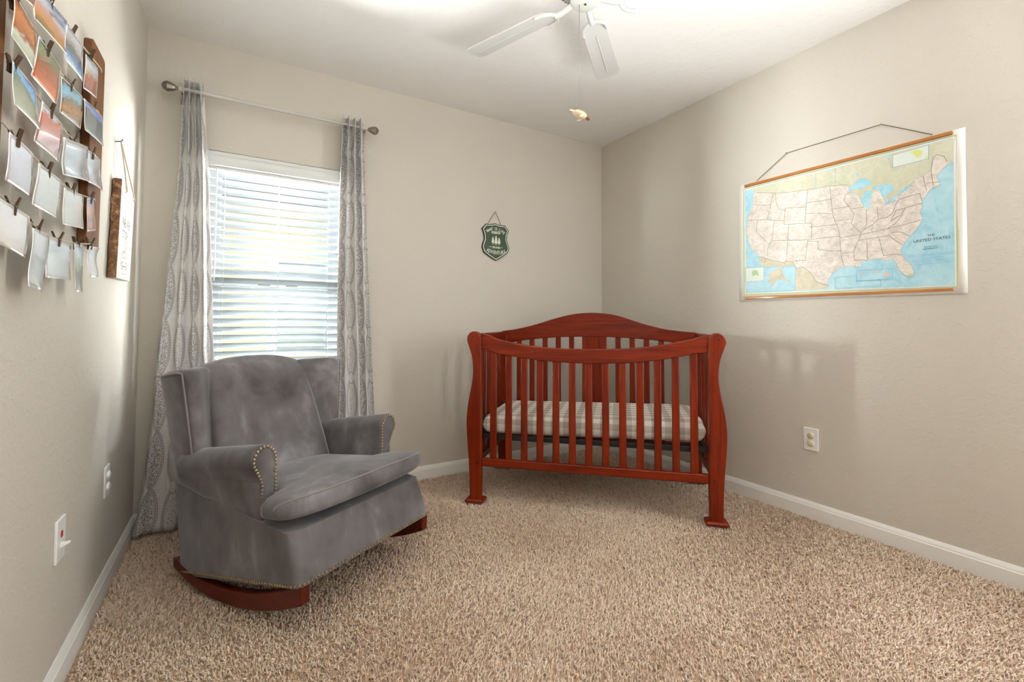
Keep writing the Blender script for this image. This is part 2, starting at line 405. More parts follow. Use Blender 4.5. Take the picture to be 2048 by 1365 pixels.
MAP_LAKES=[[(-1.7679, 1.6338), (-1.7927, 1.6628), (-1.817, 1.6843), (-1.8519, 1.6784), (-1.8757, 1.6482), (-1.8511, 1.6409), (-1.8277, 1.633), (-1.8042, 1.6389), (-1.7801, 1.6343)], [(-1.839, 1.613), (-1.8649, 1.6183), (-1.8749, 1.6077), (-1.864, 1.5763), (-1.8587, 1.5367), (-1.847, 1.5276), (-1.8359, 1.5484), (-1.8343, 1.5832)], [(-1.8765, 1.631), (-1.9071, 1.6313), (-1.9289, 1.6343), (-1.9464, 1.6231), (-1.9548, 1.5947), (-1.9278, 1.5815), (-1.9166, 1.5629), (-1.9051, 1.5869), (-1.9011, 1.608), (-1.8734, 1.6202)], [(-1.9133, 1.537), (-1.9326, 1.5539), (-1.9595, 1.5706), (-1.9788, 1.5706), (-1.9538, 1.5478), (-1.9268, 1.5334)], [(-1.9676, 1.5818), (-1.9964, 1.6006), (-2.0153, 1.6054), (-2.0098, 1.5875), (-1.9805, 1.5754)], [(-1.8058, 1.7152), (-1.8147, 1.7162), (-1.8203, 1.6973), (-1.8114, 1.6963)], [(-1.6818, 1.7683), (-1.6948, 1.7682), (-1.6978, 1.7564), (-1.6848, 1.7564)], [(-1.9236, 1.7624), (-1.9371, 1.7615), (-1.9448, 1.7491), (-1.9261, 1.7536)]]
MAP_INSETS=[[(-1.2409, 1.3127), (-1.3511, 1.309), (-1.3498, 1.2289), (-1.2396, 1.2305)], [(-1.2427, 1.3117), (-1.5208, 1.2939), (-1.5184, 1.1657), (-1.2421, 1.1667)], [(-1.8021, 1.2427), (-1.9408, 1.24), (-1.9398, 1.1932), (-1.801, 1.1926)], [(-1.7085, 1.2195), (-1.801, 1.218), (-1.8005, 1.1926), (-1.8966, 1.1913), (-1.8961, 1.1636), (-1.7073, 1.1632)], [(-1.954, 1.7562), (-2.08, 1.7623), (-2.0786, 1.7027), (-1.9528, 1.7005)]]
MAP_GREEN=[[(-1.2796, 1.2856), (-1.2925, 1.2968), (-1.3136, 1.2906), (-1.3214, 1.2572), (-1.3048, 1.2668), (-1.2834, 1.2604)], [(-2.0175, 1.751), (-2.04, 1.7546), (-2.0594, 1.7439), (-2.0566, 1.7271), (-2.0392, 1.7199), (-2.0297, 1.7356)], [(-2.0684, 1.7152), (-2.077, 1.7157), (-2.0768, 1.7064), (-2.0691, 1.7056)], [(-1.9979, 1.2077), (-2.013, 1.2101), (-2.0137, 1.1968), (-2.0002, 1.196)]]
MAP_ISLES=[[(-1.8166, 1.2325), (-1.8254, 1.2364), (-1.8287, 1.2293), (-1.8193, 1.2247)], [(-1.8569, 1.2335), (-1.8682, 1.2351), (-1.8697, 1.2296), (-1.8596, 1.2279)], [(-1.882, 1.2298), (-1.8959, 1.2325), (-1.8985, 1.2283), (-1.8847, 1.2249)], [(-1.9103, 1.2193), (-1.9201, 1.2237), (-1.9296, 1.215), (-1.9197, 1.2014), (-1.9117, 1.2073)]]
MAP_LINES=[[(-1.2945, 1.6784), (-1.3239, 1.662), (-1.3934, 1.6525)], [(-1.4104, 1.7147), (-1.3932, 1.6445), (-1.3847, 1.614), (-1.3735, 1.5717)], [(-1.4221, 1.7102), (-1.4252, 1.6615), (-1.4401, 1.6184), (-1.4705, 1.6041), (-1.4745, 1.6151)], [(-1.2585, 1.5911), (-1.3735, 1.5717), (-1.4657, 1.5485)], [(-1.4745, 1.6151), (-1.5801, 1.6002)], [(-1.5888, 1.6889), (-1.5801, 1.6002)], [(-1.4745, 1.6151), (-1.4654, 1.5282)], [(-1.4654, 1.5282), (-1.6083, 1.5103)], [(-1.5801, 1.6002), (-1.5736, 1.5168)], [(-1.4132, 1.5585), (-1.3979, 1.4506)], [(-1.3183, 1.5781), (-1.3088, 1.5137), (-1.3816, 1.4329), (-1.3979, 1.4506), (-1.3731, 1.4059), (-1.3723, 1.3616)], [(-1.3979, 1.449), (-1.5838, 1.4261)], [(-1.4917, 1.5234), (-1.4731, 1.3237)], [(-1.6083, 1.5103), (-1.6012, 1.4257)], [(-1.4901, 1.4366), (-1.5838, 1.4261), (-1.7326, 1.4211)], [(-1.6083, 1.5103), (-1.6024, 1.489), (-1.7276, 1.4825)], [(-1.584, 1.6205), (-1.6983, 1.6131)], [(-1.5794, 1.5663), (-1.6643, 1.549), (-1.7, 1.5381)], [(-1.6931, 1.6812), (-1.6994, 1.607), (-1.7033, 1.5411), (-1.7121, 1.5033), (-1.7283, 1.4574), (-1.7326, 1.4211), (-1.7361, 1.346), (-1.7397, 1.3066), (-1.7495, 1.2702)], [(-1.7005, 1.5619), (-1.7816, 1.5602)], [(-1.7121, 1.5019), (-1.7893, 1.4956)], [(-1.6931, 1.6812), (-1.7686, 1.669)], [(-1.7548, 1.5944), (-1.7615, 1.6212), (-1.786, 1.6294)], [(-1.7548, 1.5944), (-1.7843, 1.5456), (-1.7957, 1.5153), (-1.7829, 1.4759), (-1.8119, 1.436), (-1.8234, 1.4203), (-1.811, 1.3878), (-1.7922, 1.3421), (-1.7915, 1.3075), (-1.7972, 1.293)], [(-1.7903, 1.5443), (-1.8347, 1.5453)], [(-1.8459, 1.5292), (-1.8474, 1.464), (-1.8383, 1.4383)], [(-1.8895, 1.5334), (-1.8928, 1.4757)], [(-1.8234, 1.4237), (-1.8383, 1.4383), (-1.8699, 1.4531), (-1.8928, 1.4757), (-1.9256, 1.476), (-1.9473, 1.4915), (-1.9614, 1.5343)], [(-1.8144, 1.4149), (-1.9244, 1.4234), (-1.9568, 1.4438), (-1.9835, 1.4776)], [(-1.811, 1.3878), (-1.9345, 1.392)], [(-1.7325, 1.414), (-1.8115, 1.4153)], [(-1.7403, 1.3348), (-1.7921, 1.3351)], [(-1.5837, 1.4186), (-1.635, 1.4109), (-1.6329, 1.3706), (-1.6867, 1.3525), (-1.7362, 1.3495)], [(-1.5838, 1.4223), (-1.5714, 1.3202), (-1.514, 1.3237)], [(-1.8457, 1.3791), (-1.8467, 1.2907)], [(-1.8936, 1.3853), (-1.9094, 1.3033)], [(-1.9094, 1.3033), (-1.9642, 1.303), (-1.9744, 1.2985)], [(-1.9344, 1.3888), (-1.978, 1.3431)], [(-1.9401, 1.4043), (-1.9767, 1.4014), (-2.0067, 1.3772)], [(-1.9244, 1.4234), (-2.0428, 1.4406)], [(-1.9607, 1.5018), (-2.0518, 1.5142)], [(-1.9614, 1.5343), (-1.9748, 1.5508), (-2.0455, 1.5597), (-2.052, 1.5267)], [(-2.0593, 1.6318), (-2.0688, 1.5634)], [(-2.0859, 1.6462), (-2.0915, 1.5795)], [(-2.0705, 1.5974), (-2.1081, 1.5937)], [(-1.9607, 1.5018), (-1.9413, 1.4598), (-1.9784, 1.4787), (-1.9954, 1.5074)], [(-1.7913, 1.295), (-1.8352, 1.292), (-1.8437, 1.2863)], [(-1.3251, 1.7378), (-1.4143, 1.7137), (-1.4608, 1.7025), (-1.5888, 1.6889), (-1.6931, 1.6812)], [(-1.3398, 1.3663), (-1.3999, 1.3383), (-1.4654, 1.3167), (-1.4694, 1.3264), (-1.5065, 1.3184), (-1.5278, 1.2794), (-1.5566, 1.2856), (-1.5809, 1.2682), (-1.6012, 1.241), (-1.6177, 1.21), (-1.6442, 1.1919), (-1.6781, 1.1794)], [(-2.0859, 1.6462), (-2.0943, 1.7028), (-2.1062, 1.7115), (-2.1289, 1.6982), (-2.1375, 1.6742)]]
MAP_FAINT=[[(-1.6302, 1.7643), (-1.628, 1.6829)], [(-1.7205, 1.7644), (-1.7175, 1.6786)], [(-1.937, 1.7582), (-1.9465, 1.7023)], [(-1.4536, 1.2945), (-1.4542, 1.2381)], [(-1.3511, 1.3098), (-1.3497, 1.2224)]]
MAP_CORD=[(2.9501, -1.3148, 1.8081), (2.9501, -1.4847, 1.9165), (2.9501, -1.9139, 1.9156), (2.9501, -2.0925, 1.8039)]
MAP_TEXT=[('THE', (-2.0795, 1.3643), 0.016), ('UNITED STATES', (-2.0806, 1.3518), 0.019), ('NATIONAL', (-2.0776, 1.3214), 0.0085), ('GEOGRAPHIC', (-2.0774, 1.3128), 0.0085)]
MAP_TXTDIR=[(-2.0161, 1.3484), (-2.1412, 1.3509)]
SHIELD=[(1.8494, 1.6426), (1.8791, 1.6786), (1.9149, 1.6793), (1.9339, 1.6835), (1.9549, 1.6886), (1.9762, 1.6829), (2.0034, 1.6799), (2.0328, 1.6832), (2.0658, 1.6455), (2.0508, 1.6096), (2.049, 1.5785), (2.059, 1.5486), (2.0702, 1.5187), (2.0592, 1.4903), (2.02, 1.4581), (1.9601, 1.4221), (1.9048, 1.4509), (1.8634, 1.4776), (1.8502, 1.5097), (1.8556, 1.5401), (1.8666, 1.5677), (1.8646, 1.6009)]
SHIELD_C=(1.9575, 1.5596)
SHIELD_NAIL=(1.9545, 1.7693)
SHIELD_H=[(1.896, 1.6812), (2.0034, 1.6833)]
PHOTOS=[('P0', [(-1.6554, 1.6612), (-1.5544, 1.6916), (-1.5573, 1.6198), (-1.6613, 1.5921)]), ('P1', [(-1.6528, 1.5911), (-1.5449, 1.5766), (-1.5369, 1.5001), (-1.6471, 1.5123)]), ('P2', [(-1.5572, 1.6691), (-1.3543, 1.7093), (-1.341, 1.6271), (-1.5601, 1.5977)]), ('P3', [(-1.3604, 1.6985), (-1.2248, 1.7141), (-1.2222, 1.6215), (-1.375, 1.6075)]), ('P4', [(-1.5161, 1.5841), (-1.3756, 1.5822), (-1.3858, 1.4901), (-1.5359, 1.4902)]), ('P5', [(-1.1923, 1.7106), (-1.0676, 1.7326), (-1.0611, 1.6431), (-1.1942, 1.6152)]), ('P6', [(-1.6428, 1.4689), (-1.5305, 1.4647), (-1.5034, 1.3877), (-1.6372, 1.3903)]), ('P8', [(-1.3736, 1.5653), (-1.2046, 1.589), (-1.1894, 1.5042), (-1.3573, 1.485)]), ('P9', [(-1.2041, 1.5851), (-1.0111, 1.6105), (-0.9877, 1.5265), (-1.185, 1.5058)]), ('P10', [(-1.4858, 1.4597), (-1.3541, 1.4574), (-1.3542, 1.3651), (-1.5118, 1.3637)]), ('P11', [(-1.3508, 1.4285), (-1.1476, 1.4719), (-1.1261, 1.3801), (-1.3441, 1.3393)]), ('P12', [(-1.1422, 1.4681), (-0.9877, 1.4831), (-0.9633, 1.3935), (-1.1261, 1.3801)]), ('P13', [(-1.6364, 1.3386), (-1.5195, 1.3341), (-1.5128, 1.2457), (-1.6339, 1.2486)]), ('P14', [(-1.4938, 1.3231), (-1.3459, 1.3244), (-1.3563, 1.2304), (-1.5139, 1.2309)]), ('P15', [(-1.3302, 1.3128), (-1.1679, 1.3322), (-1.1701, 1.2392), (-1.3412, 1.2213)]), ('P16', [(-1.1251, 1.3339), (-1.055, 1.3503), (-1.0184, 1.2611), (-1.1109, 1.2424)]), ('P17', [(-1.697, 1.2101), (-1.524, 1.2021), (-1.5255, 1.1173), (-1.6952, 1.1323)]), ('P18', [(-1.5141, 1.1823), (-1.4136, 1.1832), (-1.4361, 1.0533), (-1.5172, 1.0611)]), ('P19', [(-1.4197, 1.1811), (-1.2456, 1.1849), (-1.2509, 1.0938), (-1.4307, 1.0866)]), ('P20', [(-1.2339, 1.1905), (-1.1509, 1.1972), (-1.1511, 1.0687), (-1.2104, 1.0655)]), ('P21', [(-1.0834, 1.2054), (-0.9806, 1.2138), (-0.9888, 1.1245), (-1.0822, 1.1167)])]
STRINGS={'r1': [(-1.4589, 1.6911), (-1.3052, 1.7091), (-1.1365, 1.7355), (-0.989, 1.7681)], 'r2': [(-1.6349, 1.5842), (-1.4654, 1.5825), (-1.3011, 1.5758), (-1.0981, 1.6017), (-1.0004, 1.6306)], 'r3': [(-1.6299, 1.4675), (-1.4329, 1.4576), (-1.2538, 1.4539), (-1.0863, 1.4722), (-1.0108, 1.4902)], 'r4': [(-1.601, 1.3373), (-1.4339, 1.3247), (-1.2587, 1.3236), (-1.0902, 1.3424), (-1.0048, 1.3607)], 'r5': [(-1.6016, 1.207), (-1.4785, 1.1889), (-1.3451, 1.1839), (-1.1963, 1.1962), (-1.0682, 1.2135), (-1.0099, 1.228)]}
# ---------------------------------------------------------------- room shell
T = .12
WX0, WX1, WZ0, WZ1 = .262, .926, .56, 1.885       # window opening
b = MB()
b.box(-T, WX0, 0, T, 0, HC).box(WX1, W+T, 0, T, 0, HC).box(WX0, WX1, 0, T, 0, WZ0).box(WX0, WX1, 0, T, WZ1, HC)
struct(b.build('wall_back', M_WALL))
struct(MB().box(-T, 0, -DEP-T, 0, 0, HC).build('wall_left', M_WALL))
struct(MB().box(W, W+T, -DEP-T, 0, 0, HC).build('wall_right', M_WALL))
struct(MB().box(0, W, -DEP-T, -DEP, 0, HC).build('wall_front', M_WALL))
struct(MB().box(-T, W+T, -DEP-T, T, HC, HC+.1).build('ceiling', M_CEIL))
struct(MB().box(-T, W+T, -DEP-T, T, -.1, -.0155).build('floor', M_BACKING))
HB = .072
prof = [(0, -.015), (.013, -.015), (.013, .048), (.0105, .052), (.0105, .056), (.006, .064), (.003, HB), (0, HB)]
struct(MB().prism(prof, lambda a, c, t: (t, -a, c), 0, W).build('baseboard_back', M_TRIM, angle=30))
struct(MB().prism(prof, lambda a, c, t: (a, t, c), -DEP, -.013).build('baseboard_left', M_TRIM, angle=30))
struct(MB().prism(prof, lambda a, c, t: (W-a, t, c), -DEP, -.013).build('baseboard_right', M_TRIM, angle=30))

# window: frame, two sashes, panes, sill
win = struct(MB().box(WX0, WX0+.03, .07, .115, WZ0, WZ1).box(WX1-.03, WX1, .07, .115, WZ0, WZ1).box(WX0+.03, WX1-.03, .07, .115, WZ1-.03, WZ1).box(WX0+.03, WX1-.03, .07, .115, WZ0, WZ0+.03).build('window_1', M_VINYL, bevel=.003))
x0, x1 = WX0+.03, WX1-.03
for nm, za, zb, ya in (('upper_sash', 1.165, WZ1-.03, .092), ('lower_sash', WZ0+.03, 1.205, .074)):
    s_ = MB().box(x0, x0+.028, ya, ya+.02, za, zb).box(x1-.028, x1, ya, ya+.02, za, zb).box(x0+.028, x1-.028, ya, ya+.02, za, za+.036).box(x0+.028, x1-.028, ya, ya+.02, zb-.036, zb)
    so = s_.build(nm, M_VINYL, win, bevel=.002)
    MB().box(x0+.026, x1-.026, ya+.008, ya+.012, za+.034, zb-.034).build('pane', M_GLASS, so)
MB().box(.5, .56, .066, .076, 1.19, 1.215).box(.64, .70, .066, .076, 1.19, 1.215).build('sash_lock', M_STEEL, win, bevel=.002)
MB().box(WX0-.03, WX1+.03, -.025, .07, WZ0-.02, WZ0).build('window_sill', M_TRIM, win, bevel=.004)

# ---------------------------------------------------------------- outdoors: neighbour's house
struct(MB().box(-8, 9, T+.02, 12, -.35, -.25).build('ground', Mat('lawn', S(110, 124, 78), .95)))
M_STUCCO = paint('neighbour_stucco', S(226, 206, 172), 40, .3)
hs = thing('neighbour_house', 'tan stucco house outside with a white-framed window, seen through the blinds', 'house', (0, 3.0, -.25))
hb = MB().box(-6, .70, 0, .15, 0, 2.28).box(1.50, 7, 0, .15, 0, 2.28).box(.70, 1.50, 0, .15, 0, .84).box(.70, 1.50, 0, .15, 1.98, 2.28)
hb.build('house_wall', M_STUCCO, hs)
fr = MB().box(.68, .80, -.03, .05, .84, 1.98).box(1.41, 1.52, -.03, .05, .84, 1.98).box(.80, 1.41, -.03, .05, .84, .92).box(.80, 1.41, -.03, .05, 1.91, 1.98).box(.80, 1.41, -.02, .05, 1.41, 1.49).build('window_frame', M_VINYL, hs, bevel=.004)
M_DGLASS = Mat('dark_window_glass', S(70, 92, 98), .06)
MB().box(.80, 1.41, .03, .045, .92, 1.41).build('pane', M_DGLASS, fr); MB().box(.80, 1.41, .03, .045, 1.49, 1.91).build('pane', M_DGLASS, fr)
MB().box(-6, 7, -.5, -.46, 2.2, 2.36).build('fascia', Mat('olive_fascia', S(120, 118, 92), .6), hs)
MB().box(-6, 7, -.46, .15, 2.26, 2.28).build('soffit', Mat('soffit_paint', S(210, 205, 190), .6), hs)
MB().prism([(-.5, 2.36), (.15, 2.36), (6.0, 4.6), (5.9, 4.7), (-.55, 2.42)], lambda a, c, t: (t, a, c), -6, 7).build('roof', Mat('shingle_roof', S(150, 142, 132), .9), hs)

# ---------------------------------------------------------------- carpet pile
def carpet():
    n = 135000
    x = RNG.uniform(.02, W-.02, n); y = -RNG.uniform(.014, 2.5, n)
    h = RNG.uniform(.008, .0135, n); r = RNG.uniform(.0022, .0034, n)
    # brushed nap: broad patches lean different ways
    lx = .35*np.sin(2.1*x+1.3*y+.7)+.3*np.sin(5.1*y-2.3*x)+RNG.normal(0, .55, n)
    ly = .35*np.cos(1.7*y-2.2*x)+RNG.normal(0, .55, n)
    a0 = RNG.uniform(0, 2*PI, n)
    V = np.zeros((n, 7, 3), dtype=np.float32)
    for k in range(3):
        a = a0+k*2*PI/3
        V[:, k, 0] = x+r*np.cos(a); V[:, k, 1] = y+r*np.sin(a); V[:, k, 2] = -.004
        V[:, 3+k, 0] = x+lx*h*.35+r*.95*np.cos(a+.7); V[:, 3+k, 1] = y+ly*h*.35+r*.95*np.sin(a+.7); V[:, 3+k, 2] = h*.62
    V[:, 6, 0] = x+lx*h; V[:, 6, 1] = y+ly*h; V[:, 6, 2] = h
    V[:, :, 2] -= .0138
    fq = [[0, 1, 4], [0, 4, 3], [1, 2, 5], [1, 5, 4], [2, 0, 3], [2, 3, 5], [3, 4, 6], [4, 5, 6], [5, 3, 6]]
    Fc = (np.arange(n)[:, None, None]*7+np.array(fq)[None]).reshape(-1).astype(np.int32)
    me = bpy.data.meshes.new('carpet')
    nf = n*9
    me.vertices.add(n*7); me.vertices.foreach_set('co', V.ravel())
    me.loops.add(nf*3); me.loops.foreach_set('vertex_index', Fc)
    me.polygons.add(nf); me.polygons.foreach_set('loop_start', np.arange(nf, dtype=np.int32)*3)
    me.polygons.foreach_set('use_smooth', np.ones(nf, dtype=bool))
    me.update(calc_edges=True)
    nap = .07*np.sin(3.1*x+6.3*y+1.2*np.sin(4*x))+.06*np.sin(7.3*x-4.1*y+np.sin(5*y))+.04*np.sin(1.3*x+15*y)
    t = np.clip(.5+nap+RNG.normal(0, .17, n), 0, 1)
    at = me.attributes.new('tint', 'FLOAT', 'POINT'); at.data.foreach_set('value', np.repeat(t, 7).astype(np.float32))
    me.materials.append(M_CARPET.m)
    o = bpy.data.objects.new('carpet', me); COL.objects.link(o)
    tag(o, 'beige cut pile carpet covering the whole floor', 'carpet', kind='stuff')
carpet()

# ---------------------------------------------------------------- rocking chair
CP = (.8560, -1.0920, .002); CA = math.radians(31)
ch = thing('rocking_chair', 'grey velvet wingback rocking chair with brass nailheads in front of the window', 'rocking chair', CP, CA)
def sgn(side): return -1 if side < 0 else 1
# skirt ------------------------------------------------------
def rrect(x0, x1, y0, y1, r, n=5):
    out = []
    for cx, cy, a in ((x1-r, y0+r, -PI/2), (x1-r, y1-r, 0), (x0+r, y1-r, PI/2), (x0+r, y0+r, PI)):
        for k in range(n+1):
            t = a+PI/2*k/n; out.append((cx+r*math.cos(t), cy+r*math.sin(t)))
    return out
def skirt_ring(t, ins=0):
    fx = lerp(.322, .312, t)-ins
    ring = rrect(-fx, fx, lerp(-.004, .05, t)+ins, lerp(.705, .742, t)-ins, .03)
    out = []
    for x, y in ring:
        zb = .166-.141*max(0, y)/.70; x *= 1-.055*(1-t)*max(0, y)/.7; zt = .290+.115*max(0, y)+.035*max(0, (.14-y)/.14)
        bulge = .006*math.sin(PI*t)
        out.append((x*(1+bulge), y, lerp(zb, zt, t)))
    return out
MB().loft([skirt_ring(0, .02), skirt_ring(0)]+[skirt_ring(t) for t in (.02, .25, .5, .75, .96, 1)]+[skirt_ring(1, .02)]).build('skirt', M_VELVET, ch, angle=50)
# rockers ----------------------------------------------------
low = smooth([(.0, .108), (.10, .066), (.22, .030), (.36, .006), (.50, .0005), (.62, .014), (.735, .046)], 4)
upp = [(y, z+lerp(.068, .036, y/.735)) for y, z in low]
for sd in (-1, 1):
    MB().prism(low+upp[::-1], lambda a, c, t: (t, a, c), sd*.292-.017, sd*.292+.017).build('rocker', M_ROCK, ch, bevel=.006, seg=3)
# arms -------------------------------------------------------
def arm_prof(sd, y):
    """closed scroll outline (x, z), outside first"""
    dz = -.165*(y-.213)
    c = .295; zc = .527+dz; rr = .049
    pts = [(.306, .295), (.306, .40), (.304, .445+dz)]
    for k in range(13):
        a = math.radians(-48+228*k/12)
        pts.append((c+rr*math.cos(a), zc+rr*math.sin(a)))
    pts += [(.246, .47+dz), (.244, .40), (.244, .295)]
    return [(sd*p, z) for p, z in pts]
for sd in (-1, 1):
    rings = []
    for y, sc in ((.213, .86), (.216, .95), (.224, 1), (.30, 1), (.40, 1), (.52, 1), (.66, 1)):
        pr = arm_prof(sd, y); cx = sd*.275; cz = .45
        rings.append([(cx+(x-cx)*sc, y, cz+(z-cz)*(1-(1-sc)*.35)) for x, z in pr])
    arm = MB().loft(rings).build('arm', M_VELVET, ch, angle=50)
    nb = MB()
    pr = arm_prof(sd, .213)
    path = [(x, z) for x, z in pr[1:-1]]
    cx, cz = sd*.2925, .5
    P2 = [Vector((cx+(x-cx)*.80, z-(.008 if z > .53 else 0))) for x, z in path]
    L = [0]
    for i in range(1, len(P2)): L.append(L[-1]+(P2[i]-P2[i-1]).length)
    m_ = int(L[-1]/.0125)
    for k in range(m_+1):
        s_ = L[-1]*k/m_
        nb.ball((float(np.interp(s_, L, [p.x for p in P2])), .2115, float(np.interp(s_, L, [p.y for p in P2]))), .0048, 7, 4, (1, .7, 1))
    tag(nb.build('nailhead_trim', M_BRASS, arm), kind='stuff')
# side panel below each arm ---------------------------------
for sd in (-1, 1):
    def pan(u_, v_):
        y = lerp(.222, .745+.03*v_, u_); z = lerp(lerp(.305, .376, u_), lerp(.45, .50, u_), v_)
        return (sd*(.306+.006*math.sin(PI*u_)*math.sin(PI*v_)+.01*u_), y, z)
    g = MB().grid(pan, 8, 4)
    g.build('side_panel', M_VELVET, ch, solid=.02)
# rear shell -------------------------------------------------
MB().loft([[(-.308, .735, .36), (.308, .735, .36), (.308, .66, .36), (-.308, .66, .36)],
           [(-.308, .778, .56), (.308, .778, .56), (.308, .69, .56), (-.308, .69, .56)],
           [(-.322, .834, .765), (.322, .834, .765), (.322, .73, .765), (-.322, .73, .765)]]).build('rear_panel', M_VELVET, ch, bevel=.012, seg=3)
# wings ------------------------------------------------------
def wing_ring(sd, v):
    z0 = .44; zf = lerp(z0, .806, v); zb = lerp(z0, .778, v); zi = lerp(z0, .800, v)
    yb = lerp(.748, .826, v); yf = lerp(.590, .618, v**1.3); yb += .010; xb = lerp(.322, .342, v); xf = lerp(.326, .362, v)
    xi = lerp(.238, .212, v); yi = lerp(.600, .70, v)
    pts = [(xb-.05, yb+.004, zb), (xb, yb-.012, zb), (lerp(xb, xf, .5)+.004, lerp(yb, yf, .5), lerp(zb, zf, .5)), (xf+.002, yf+.012, zf),
           (xf-.004, yf-.012, zf), (xf-.022, yf-.026, zf), (xf-.046, yf-.022, zf), (lerp(xf-.06, xi, .25), lerp(yf-.004, yi, .25), lerp(zf, zi, .2)),
           (lerp(xf-.06, xi, .7), lerp(yf+.01, yi, .72), lerp(zf, zi, .7)), (xi-.02, yi+.01, zi), (xi-.02, lerp(yi, yb, .5), zi)]
    return [(sd*x, y, z) for x, y, z in pts]
for sd in (-1, 1):
    rings = [wing_ring(sd, v) for v in (0, .2, .4, .6, .8, .93)]
    top = wing_ring(sd, 1.0); c = Vector([sum(p[i] for p in top)/len(top) for i in range(3)])
    for th_ in (0, .5, .95, 1.25, 1.5):
        k_ = 1-.42*(1-math.cos(th_))
        rings.append([tuple(c+(Vector(p)-c)*k_+Vector((0, 0, -.016+.022*math.sin(th_)))) for p in top])
    rings.append([tuple(c+(Vector(p)-c)*.3+Vector((0, 0, .007))) for p in top])
    wg = MB().loft(rings).build('wing', M_VELVET, ch, subsurf=1)
    path = [Vector(wing_ring(sd, v)[4])+Vector((sd*.0035, -.0005, 0)) for v in np.linspace(.12, .97, 12)]
    tp = wing_ring(sd, .99)
    path += [Vector(tp[3])+Vector((sd*.001, 0, -.004)), Vector(tp[2])+Vector((sd*.002, 0, -.004)), Vector(tp[1])+Vector((sd*.002, 0, -.004))]
    MB().tube(path, .0035, 6).build('welt', M_WELT, wg)
# backrest ---------------------------------------------------
def back_pt(u_, v_, th):
    x = (u_*2-1)
    hw = lerp(.246, .226, v_)
    crown = .040*(1-abs(x)**2.2)
    z = lerp(.34, .798, v_)+crown*v_**3
    y = lerp(.522, .712, v_)
    ed = (1-abs(x)**4)**.5*min(1, (1-v_+.02)/.16)**.5
    y -= .03*ed*(1-.35*v_)+.008*math.sin(PI*v_)
    if v_ > .93: y += (v_-.93)/.07*.03
    return (x*hw, y+th, z)
rings = []
NU = 20
for j in range(17):
    v = j/16
    fr_ = [back_pt(i/NU, v, 0) for i in range(NU+1)]
    bk = [(p[0], lerp(.70, .80, v), p[2]-.004) for p in fr_[::-1]]
    rings.append(fr_+bk)
MB().loft(rings).build('backrest', M_VELVET, ch, angle=60)
# seat cushion (T shaped) -----------------------------------
def hw_at(y):
    t = min(1, max(0, (y-.165)/.05)); t = t*t*(3-2*t)
    return lerp(.337, .243, t)
def cush(top):
    def fn(u_, v_):
        a = -math.cos(PI*u_); q = -math.cos(PI*v_); v_ = .5+.5*q
        yfront = .006+.075*abs(a)**5*(1 if a < 0 else .55)+.012*abs(a)
        y = lerp(yfront, .56, v_)
        x = a*hw_at(y)
        k = max(0, 1-abs(a)**18)**(1/2.6)*max(0, 1-abs(q)**22)**(1/2.6)
        zc = .395-.115*y
        if top: z = zc+k*(.036+.022*(1-a*a)*min(1, (v_+.25)*2))
        else: z = zc-k*.036
        return (x, y, z)
    return fn
cb = MB(); cb.grid(cush(True), 36, 30); cb.grid(cush(False), 36, 30)
co = cb.build('seat_cushion', M_VELVET, ch, angle=70)
bm = bmesh.new(); bm.from_mesh(co.data); bmesh.ops.remove_doubles(bm, verts=bm.verts, dist=.0005); bmesh.ops.recalc_face_normals(bm, faces=bm.faces); bm.to_mesh(co.data); bm.free()
co.data.set_sharp_from_angle(angle=math.radians(80))
ft = cush(True)
MB().tube([Vector(ft(u_, .085))+Vector((0, -.0005, .0012)) for u_ in np.linspace(.012, .988, 40)], .0028, 6).build('welt', M_WELT, co)
# skirt nailheads -------------------------------------------
nb = MB(); ring = skirt_ring(.045); N_ = len(ring)
ring = ring+[ring[0]]; L = [0]
for i in range(1, len(ring)): L.append(L[-1]+(Vector(ring[i])-Vector(ring[i-1])).length)
k = 0; d_ = .0135
while k*d_ < L[-1]:
    s_ = k*d_; p = [float(np.interp(s_, L, [q[i] for q in ring])) for i in range(3)]
    if p[1] < .69: nb.ball((p[0]*1.003, p[1]-(.001 if p[1] < .02 else 0), p[2]), .0046, 6, 4)
    k += 1
tag(nb.build('nailhead_trim', M_BRASS, ch), kind='stuff')

